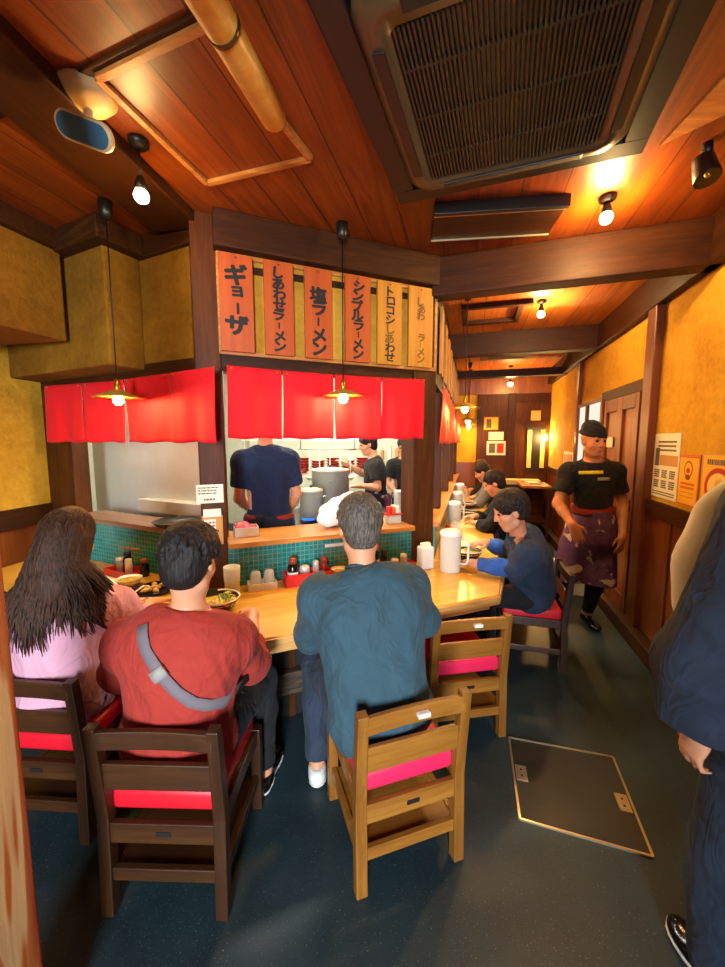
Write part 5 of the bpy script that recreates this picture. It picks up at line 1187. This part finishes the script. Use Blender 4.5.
for i in range(330):
    a = rng.uniform(R(-205), R(25)); ca, sa = math.cos(a), math.sin(a); zt = rng.uniform(.0, .85)
    cz_ = math.sqrt(max(0, 1-zt*zt)); q0 = p(ca*.093*cz_, -.016+sa*.111*cz_, .042+.101*zt); q1 = p(ca*.094, -.02+sa*.108, .0); q2 = p(ca*.102, -.035+sa*.105, -.09)
    side = ca; end = rng.uniform(.78, .97) if side < .3 else rng.uniform(.82, 1.0); spread = 1.25 if side < 0 else 1.12
    path = [q0, q1, q2]; xb = q2[0]; n = 6
    for k in range(1, n+1):
        t = k/n; x = q2[0]+(side*.105*spread-.012*(1-abs(side)))*t*.8+rng.uniform(-.006, .006); z = q2[2]*(1-t)+end*t; y = q2[1]-.01*t
        if sa > -.35: y = q2[1]+.02*t
        hit = bv.ray_cast(Vector((x, -1.0, z)), Vector((0, 1, 0)), 3.)
        if hit[0] and y > hit[0].y-.014 and sa < .3: y = hit[0].y-.014-rng.uniform(0, .012)
        path.append(V(x, y, z))
    lk.tube([Vector(tuple(q)) for q in path], [.005, .010, .012]+[.0135*(1-.88*(k/n)**1.5) for k in range(1, n+1)], 6, flat=.55)
lk.build('long_locks', 'hair_brown', rt)
# --- young man in navy
J = dict(pelvis=V(1.225, 2.73, .515), neck=V(1.055, 2.585, .965), bend=.05, shL=V(1.045, 2.425, .895), shR=V(1.145, 2.76, .895),
         elL=V(.985, 2.465, .775), wrL=V(.775, 2.60, .762), elR=V(1.09, 2.90, .775), wrR=V(.955, 2.93, .82), hdL=V(-.6, .8, 0), hdR=V(-.85, -.25, .1), tsL=1, tsR=-1, curlR=.9, curlL=.7,
         hipL=V(1.19, 2.66, .50), knL=V(.86, 2.68, .50), anL=V(.93, 2.68, .085), hipR=V(1.24, 2.82, .50), knR=V(.90, 2.93, .50), anR=V(.97, 2.92, .085), toeL=V(-.96, .2, 0), toeR=V(-.96, .27, 0),
         head=V(.962, 2.50, 1.150), hdfwd=V(-.93, .10, -.36), hs=1.03)
rt, J = person(J, 'person in a navy jacket with blue sleeves, bent over a bowl at the counter corner', base=(1.255, 2.80, 0), h=.008)
hair_short(rt, J, 'hair_dark', seed=7, top=.026, back=-.06, tufts=240, length=.034, puff=1.05)
top_garment(rt, J, 'navy_jacket', 'navy_cloth', .030, 1.12, -.10, wr=FOLD(.008), seed=12, collar='navy_cloth')
for q in 'LR':
    a, b = lerp(J['el'+q], J['wr'+q], -.02), lerp(J['el'+q], J['wr'+q], .92); pr = [('a', cone(a, lerp(a, b, .5), .062, .060), .02), ('a', cone(lerp(a, b, .5), b, .060, .046), .02)]
    F = apply(Field(*bounds(pr, .04), .008), pr); F.noise(.006, 16, 3); F.cut(b, b-a, (b, .12)); F.mesh('sleeve', 'blue_sleeve', rt, 1)
trousers(rt, J, 'black_cloth'); shoes(rt, J, 'shoe_black', 'shoe_white')
# --- waiter
J = dict(pelvis=V(1.90, 3.17, .93), neck=V(1.862, 3.15, 1.432), shR=V(1.672, 3.145, 1.355), shL=V(2.055, 3.165, 1.355), tw=.98,
         elR=V(1.575, 3.11, 1.10), wrR=V(1.605, 2.93, .965), hdR=V(.32, -.25, -.8), pnR=V(.3, .9, -.2), tsR=-1, elL=V(2.125, 3.15, 1.09), wrL=V(2.055, 3.02, .86), hdL=V(-.2, -.15, -.95), pnL=V(-.4, .85, 0), tsL=1, curlR=.35, curlL=.4,
         hipL=V(1.985, 3.17, .88), knL=V(2.0, 3.19, .49), anL=V(1.985, 3.31, .09), toeL=V(-.05, -1, 0), hipR=V(1.815, 3.17, .88), knR=V(1.80, 3.30, .49), anR=V(1.85, 3.62, .13), toeR=V(.1, -1, -.1), soleR=.035,
         head=V(1.825, 3.105, 1.602), hdfwd=V(.16, -.96, -.12), hs=1.0)
rt, J = person(J, 'waiter in a black shirt and knit cap with a patterned purple apron, walking forwards', skin='skin_warm', base=(1.93, 3.2, 0), h=.0075)
tee = top_garment(rt, J, 'black_shirt', 'black_tee', .014, .66, .28, h=.008, wr=FOLD(.005, 11), seed=21)
b = surf(tee); c0 = Vector((1.93, 3.2, 0))
ribbon([Vector((1.70+.03*i, 2.9, 1.352+.001*i))-c0 for i in range(7)], .026, b, (0, 1, 0), 'yellow_tag', 'tag_yellow', tee, .003, .006)
ribbon([Vector((1.84+.025*i, 2.9, 1.305))-c0 for i in range(5)], .026, b, (0, 1, 0), 'name_patch', 'tag_grey', tee, .003, .006)
hd = J['hf']; p = lambda *a: HP(hd, *a)
pr = [('a', ell(p(0, -.014, .050), V(.084, .103, .096), hd['B']), .01), ('a', ell(p(0, -.05, .115), V(.055, .06, .045), hd['B']), .04)]
F = apply(Field(*bounds(pr, .03), .006), pr); F.noise(.003, 60, 2); F.cut(p(0, .0, .046), -(hd['B'] @ V(0, .12, 1))); cap = F.mesh('knit_cap', 'black_cloth', rt, 1)
m = MB(); pts = [Vector(tuple(p(.082*math.cos(a), -.014+.101*math.sin(a), .056-.012*math.sin(a)))) for a in np.linspace(0, 2*math.pi, 33)]; m.tube(pts, .010, 8, False, flat=1.5); m.build('cap_band', 'black_cloth', cap)
trousers(rt, J, 'black_cloth', .012); shoes(rt, J, 'shoe_black', None)
pr = [('a', cone(lerp(J['pelvis'], J['neck'], .22)+V(0, 0, 0), J['pelvis']+V(0, 0, -.1), .135, .165), .05), ('a', cone(J['pelvis']+V(.07, .01, -.05), V(J['knL'][0]+.0, J['knL'][1], .38), .125, .135), .07), ('a', cone(J['pelvis']+V(-.07, .02, -.05), V(J['knR'][0]-.01, J['knR'][1], .38), .125, .135), .07)]
F = apply(Field(*bounds(pr, .04), .009), pr); F.noise(.010, 9, 4, (1, 1, .3)); F.cut(V(0, 0, .41), V(0, 0, -1)); F.cut(V(0, 0, 1.045), V(0, 0, 1)); ap = F.mesh('apron', 'apron_cloth', rt, 1)
pr = [('a', ell(V(J['pelvis'][0]-.003, J['pelvis'][1], 1.045), V(.170, .135, .16)), .02)]; F = apply(Field(*bounds(pr, .03), .008), pr); F.cut(V(0, 0, 1.01), V(0, 0, -1)); F.cut(V(0, 0, 1.082), V(0, 0, 1)); F.mesh('waistband', 'red_belt', ap, 0)
m = MB(); m.tube([Vector(tuple(p(x, .092-6*x*x, -.0635+abs(x)*.12))) for x in np.linspace(-.022, .022, 7)], [.002, .005, .006, .0055, .006, .005, .002], 8); m.build('lips', 'lip', rt)
m = MB()
for q in (-1, 1): m.tube([Vector(tuple(p(q*x, .096-8*(x-.03)**2, .036-abs(x-.03)*.15))) for x in np.linspace(.014, .048, 5)], [.002, .004, .0042, .0035, .002], 6)
m.build('eyebrows', 'hair_black', rt)
# --- person close on the right
J = dict(pelvis=V(1.20, .93, .95), neck=V(1.22, .95, 1.50), shL=V(1.03, .94, 1.415), shR=V(1.41, .94, 1.415), elL=V(.885, .955, 1.02), wrL=V(.90, .955, .855), elR=V(1.50, .95, 1.12), wrR=V(1.40, 1.12, .95), hdL=V(-.25, .1, -1), pnL=V(.8, 0, .0), tsL=1, curlL=1.0,
         hipL=V(1.10, .93, .90), knL=V(1.03, .93, .48), anL=V(1.03, .93, .09), hipR=V(1.30, .93, .90), knR=V(1.32, .93, .48), anR=V(1.33, .93, .09), head=V(1.23, .98, 1.68), hdfwd=V(-.1, 1, -.1))
rt, J = person(J, 'person standing close at the right edge in a loose dark coat', base=(1.2, .93, 0), h=.010)
hair_short(rt, J, 'hair_black', seed=15)
top_garment(rt, J, 'dark_coat', 'coat_dark', .055, 2.75, -.22, wr=FOLD(.012, 6), seed=31)
trousers(rt, J, 'coat_dark', .055, .97, wr=((.016, 7, 3, (1, 1, .25)), (.008, 16, 6, (1, 1, .3)))); shoes(rt, J, 'shoe_black', 'sole')
t = thing('tote_bag', 'off white cloth bag carried in front of the dark coat', 'bag', (1.075, 1.16, 1.02))
m = MB(); rot = Matrix.Rotation(R(14), 3, 'Y'); m.ell((0, 0, .24), (.105, .075, .24), 28, 20, rot); m.v = [(vx+.006*math.sin(vz*30+vx*20), vy, vz) for vx, vy, vz in m.v]; m.build('bag_body', 'white_cloth', t)
MB().tube([(.03, -.05, .42), (.06, -.06, .50), (.11, -.03, .55), (.15, 0, .50), (.12, 0, .42)], .012, 8, flat=.5).build('strap', 'white_cloth', t)
# --- cooks
def stand(J, lab, base, hair='hair_black', tee='black_tee', skin='skin', seed=1, h=.011, apron=None, sleeve=.7, cap=None, belt=None):
    rt, J = person(J, lab, skin, h, base); hair_short(rt, J, hair, h=.008, seed=seed, tufts=80)
    top_garment(rt, J, 'shirt', tee, .018, sleeve, .02, wr=FOLD(.006, 9), seed=seed); trousers(rt, J, 'navy_tee'); shoes(rt, J, 'shoe_black', None)
    if apron:
        pr = [('a', cone(J['pelvis']+V(0, 0, .02), J['pelvis']+V(0, 0, -.45), .17, .185), .03)]; F = apply(Field(*bounds(pr, .03), .012), pr); F.noise(.008, 9, 4, (1, 1, .3)); F.cut(V(0, 0, J['pelvis'][2]-.5), -Z_); F.cut(V(0, 0, J['pelvis'][2]+.08), Z_); ap = F.mesh('apron', apron, rt, 1)
        if belt: pr = [('a', ell(J['pelvis']+V(0, 0, .06), V(.19, .16, .2)), .02)]; F = apply(Field(*bounds(pr, .03), .012), pr); F.cut(J['pelvis']+V(0, 0, .045), -Z_); F.cut(J['pelvis']+V(0, 0, .08), Z_); F.mesh('belt', belt, ap, 0)
    return rt
stand(dict(pelvis=V(-.72, 2.97, .97), neck=V(-.742, 2.985, 1.545), shL=V(-.915, 2.97, 1.455), shR=V(-.572, 3.02, 1.46), tw=1.08, elL=V(-.955, 2.98, 1.16), wrL=V(-.90, 3.16, 1.03), elR=V(-.53, 3.10, 1.18), wrR=V(-.62, 3.2, 1.0),
    hipL=V(-.81, 2.98, .93), knL=V(-.82, 3.0, .49), anL=V(-.82, 2.97, .09), hipR=V(-.63, 3.0, .93), knR=V(-.62, 3.02, .49), anR=V(-.62, 2.99, .09), head=V(-.74, 3.03, 1.73), hdfwd=V(0, 1, -.4)),
    'cook in a navy shirt with his back turned, seen through the middle kitchen window', (-.72, 2.97, 0), tee='navy_tee', apron='dark_trousers', belt='red_belt', seed=2)
stand(dict(pelvis=V(.17, 4.60, .90), neck=V(.135, 4.60, 1.395), shL=V(.165, 4.43, 1.315), shR=V(.135, 4.77, 1.325), elL=V(.17, 4.34, 1.08), wrL=V(-.03, 4.37, 1.10), elR=V(.0, 4.80, 1.20), wrR=V(-.19, 4.68, 1.33), hdL=V(-1, .1, -.1), hdR=V(-.8, -.2, .4),
    hipL=V(.17, 4.51, .86), knL=V(.16, 4.50, .47), anL=V(.2, 4.5, .09), hipR=V(.17, 4.69, .86), knR=V(.15, 4.7, .47), anR=V(.19, 4.7, .09), toeL=V(-1, 0, 0), toeR=V(-1, 0, 0), head=V(.06, 4.6, 1.56), hdfwd=V(-.95, -.15, -.25)),
    'cook in a black shirt and patterned apron, turned sideways over the pots', (.17, 4.6, 0), apron='apron_cloth', seed=4)
stand(dict(pelvis=V(.58, 5.25, .88), neck=V(.56, 5.23, 1.36), shR=V(.40, 5.23, 1.28), shL=V(.72, 5.27, 1.28), elR=V(.34, 5.18, 1.05), wrR=V(.42, 5.0, .95), elL=V(.77, 5.2, 1.05), wrL=V(.65, 5.02, .95),
    hipR=V(.49, 5.25, .85), knR=V(.49, 5.24, .46), anR=V(.49, 5.25, .09), hipL=V(.67, 5.25, .85), knL=V(.67, 5.24, .46), anL=V(.67, 5.25, .09), toeL=V(0, -1, 0), toeR=V(0, -1, 0), head=V(.55, 5.20, 1.525), hdfwd=V(-.3, -.9, -.3)),
    'cook in black farthest back in the kitchen, beside the right window post', (.58, 5.25, 0), seed=6)
# --- customers farther along the corridor counter
def seated(u, v, lab, tee, hair, seed, lean=.12, reach=.46, skin='skin'):
    a = R(74.5); fw = np.array([-math.sin(a), math.cos(a), 0]); rt_ = np.array([fw[1], -fw[0], 0]); o = V(*CW(u, v, 0)); P = lambda r, f, z: o+rt_*r+fw*f+V(0, 0, z)
    J = dict(pelvis=P(0, 0, .515), neck=P(0, lean, .99), bend=.04, shL=P(-.17, lean-.01, .905), shR=P(.17, lean-.01, .905), elL=P(-.24, lean+.12, .745), wrL=P(-.14, reach-.12, .765), elR=P(.24, lean+.12, .745), wrR=P(.12, reach-.10, .79),
        hdL=fw*.8+rt_*.4, hdR=fw*.8-rt_*.3, tsL=1, tsR=-1, hipL=P(-.09, .05, .495), knL=P(-.11, .36, .50), anL=P(-.11, .28, .085), hipR=P(.09, .05, .495), knR=P(.11, .36, .50), anR=P(.11, .28, .085), toeL=fw, toeR=fw, head=P(0, lean+.07, 1.165), hdfwd=fw+V(0, 0, -.45))
    r, J = person(J, lab, skin, .011, tuple(o)); hair_short(r, J, hair, h=.008, seed=seed, tufts=80); top_garment(r, J, 'jacket', tee, .026, 1.9, -.1, wr=FOLD(.008, 8), seed=seed); trousers(r, J, 'black_cloth'); shoes(r, J, 'shoe_black', None)
    q = P(0, .03, 0); copy_tree(c5, tuple(q), a, 'dark wooden chair with red seat under the %s customer along the corridor counter' % {1: 'black clad', 2: 'grey clad', 3: 'farthest'}[seed])
seated(1.28, -.70, 'person in black leaning over a bowl behind the young man in navy', 'black_cloth', 'hair_black', 1)
seated(2.75, -.70, 'person in a grey jacket eating farther along the corridor counter', 'grey_cloth', 'hair_dark', 2, .2)
seated(3.7, -.66, 'person in dark clothes eating at the far end of the corridor counter', 'black_cloth', 'hair_brown', 3, .16)
# ------------------------------------------------------------------ camera, light
cam = bpy.data.cameras.new('camera'); co = bpy.data.objects.new('camera', cam); COL.objects.link(co)
co.location = (0, 0, 1.6); co.rotation_euler = (R(90-6.2), 0, 0)
cam.sensor_fit = 'VERTICAL'; cam.sensor_height = 24; cam.lens = 24*390/967; cam.clip_start = .02
SC.camera = co
w = bpy.data.worlds.new('world'); SC.world = w; w.use_nodes = True
bg = w.node_tree.nodes['Background']; bg.inputs[0].default_value = (.75, .87, 1., 1); bg.inputs[1].default_value = .4
def area(name, loc, rot, sx, sy, e, c):
    d = bpy.data.lights.new(name, 'AREA'); d.shape = 'RECTANGLE'; d.size = sx; d.size_y = sy; d.energy = e; d.color = c
    o = bpy.data.objects.new(name, d); COL.objects.link(o); o.location = loc; o.rotation_euler = rot; return o
area('entrance_daylight', (-.15, -3.2, 1.45), (R(78), 0, 0), .9, 1.7, 360, (.80, .90, 1.))
# kitchen ceiling tubes
for i, (x, y) in enumerate(((-1.5, 4.2), (-.3, 3.6), (.3, 5.2), (-1.2, 5.4))):
    t = thing('kitchen_tube_light', 'bright white tube light on the kitchen ceiling', 'lamp', (x, y, CEIL), R(23), 'tube lights on the kitchen ceiling')
    MB().box(-.6, .6, -.08, .08, -.05, 0).build('housing', 'kitchen_white', t)
    for s in (-1, 1): MB().cyl((-.57, s*.04, -.07), (.57, s*.04, -.07), .014, n=12).build('tube', 'tube_glow', t)
vs = SC.view_settings; vs.view_transform = 'Standard'; vs.look = 'None'; vs.exposure = .45; vs.gamma = 1.; vs.use_curve_mapping = False

t = thing('fill_lamp', 'added white lamp strip, out of view, brightening the left kitchen backsplash', 'lamp', L(-.8, .27, 2.3), LA)  # unseen lamp added to brighten the left steel backsplash
MB().box(-.5, .5, -.06, .06, 0, .05).build('housing', 'kitchen_white', t); MB().cyl((-.47, 0, -.02), (.47, 0, -.02), .014, n=12).build('tube', 'tube_glow', t)
for x in (-.45, .45): MB().cyl((x, 0, .05), (x, 0, CEIL-2.3), .008, n=8).build('hanger', 'steel_dark', t)
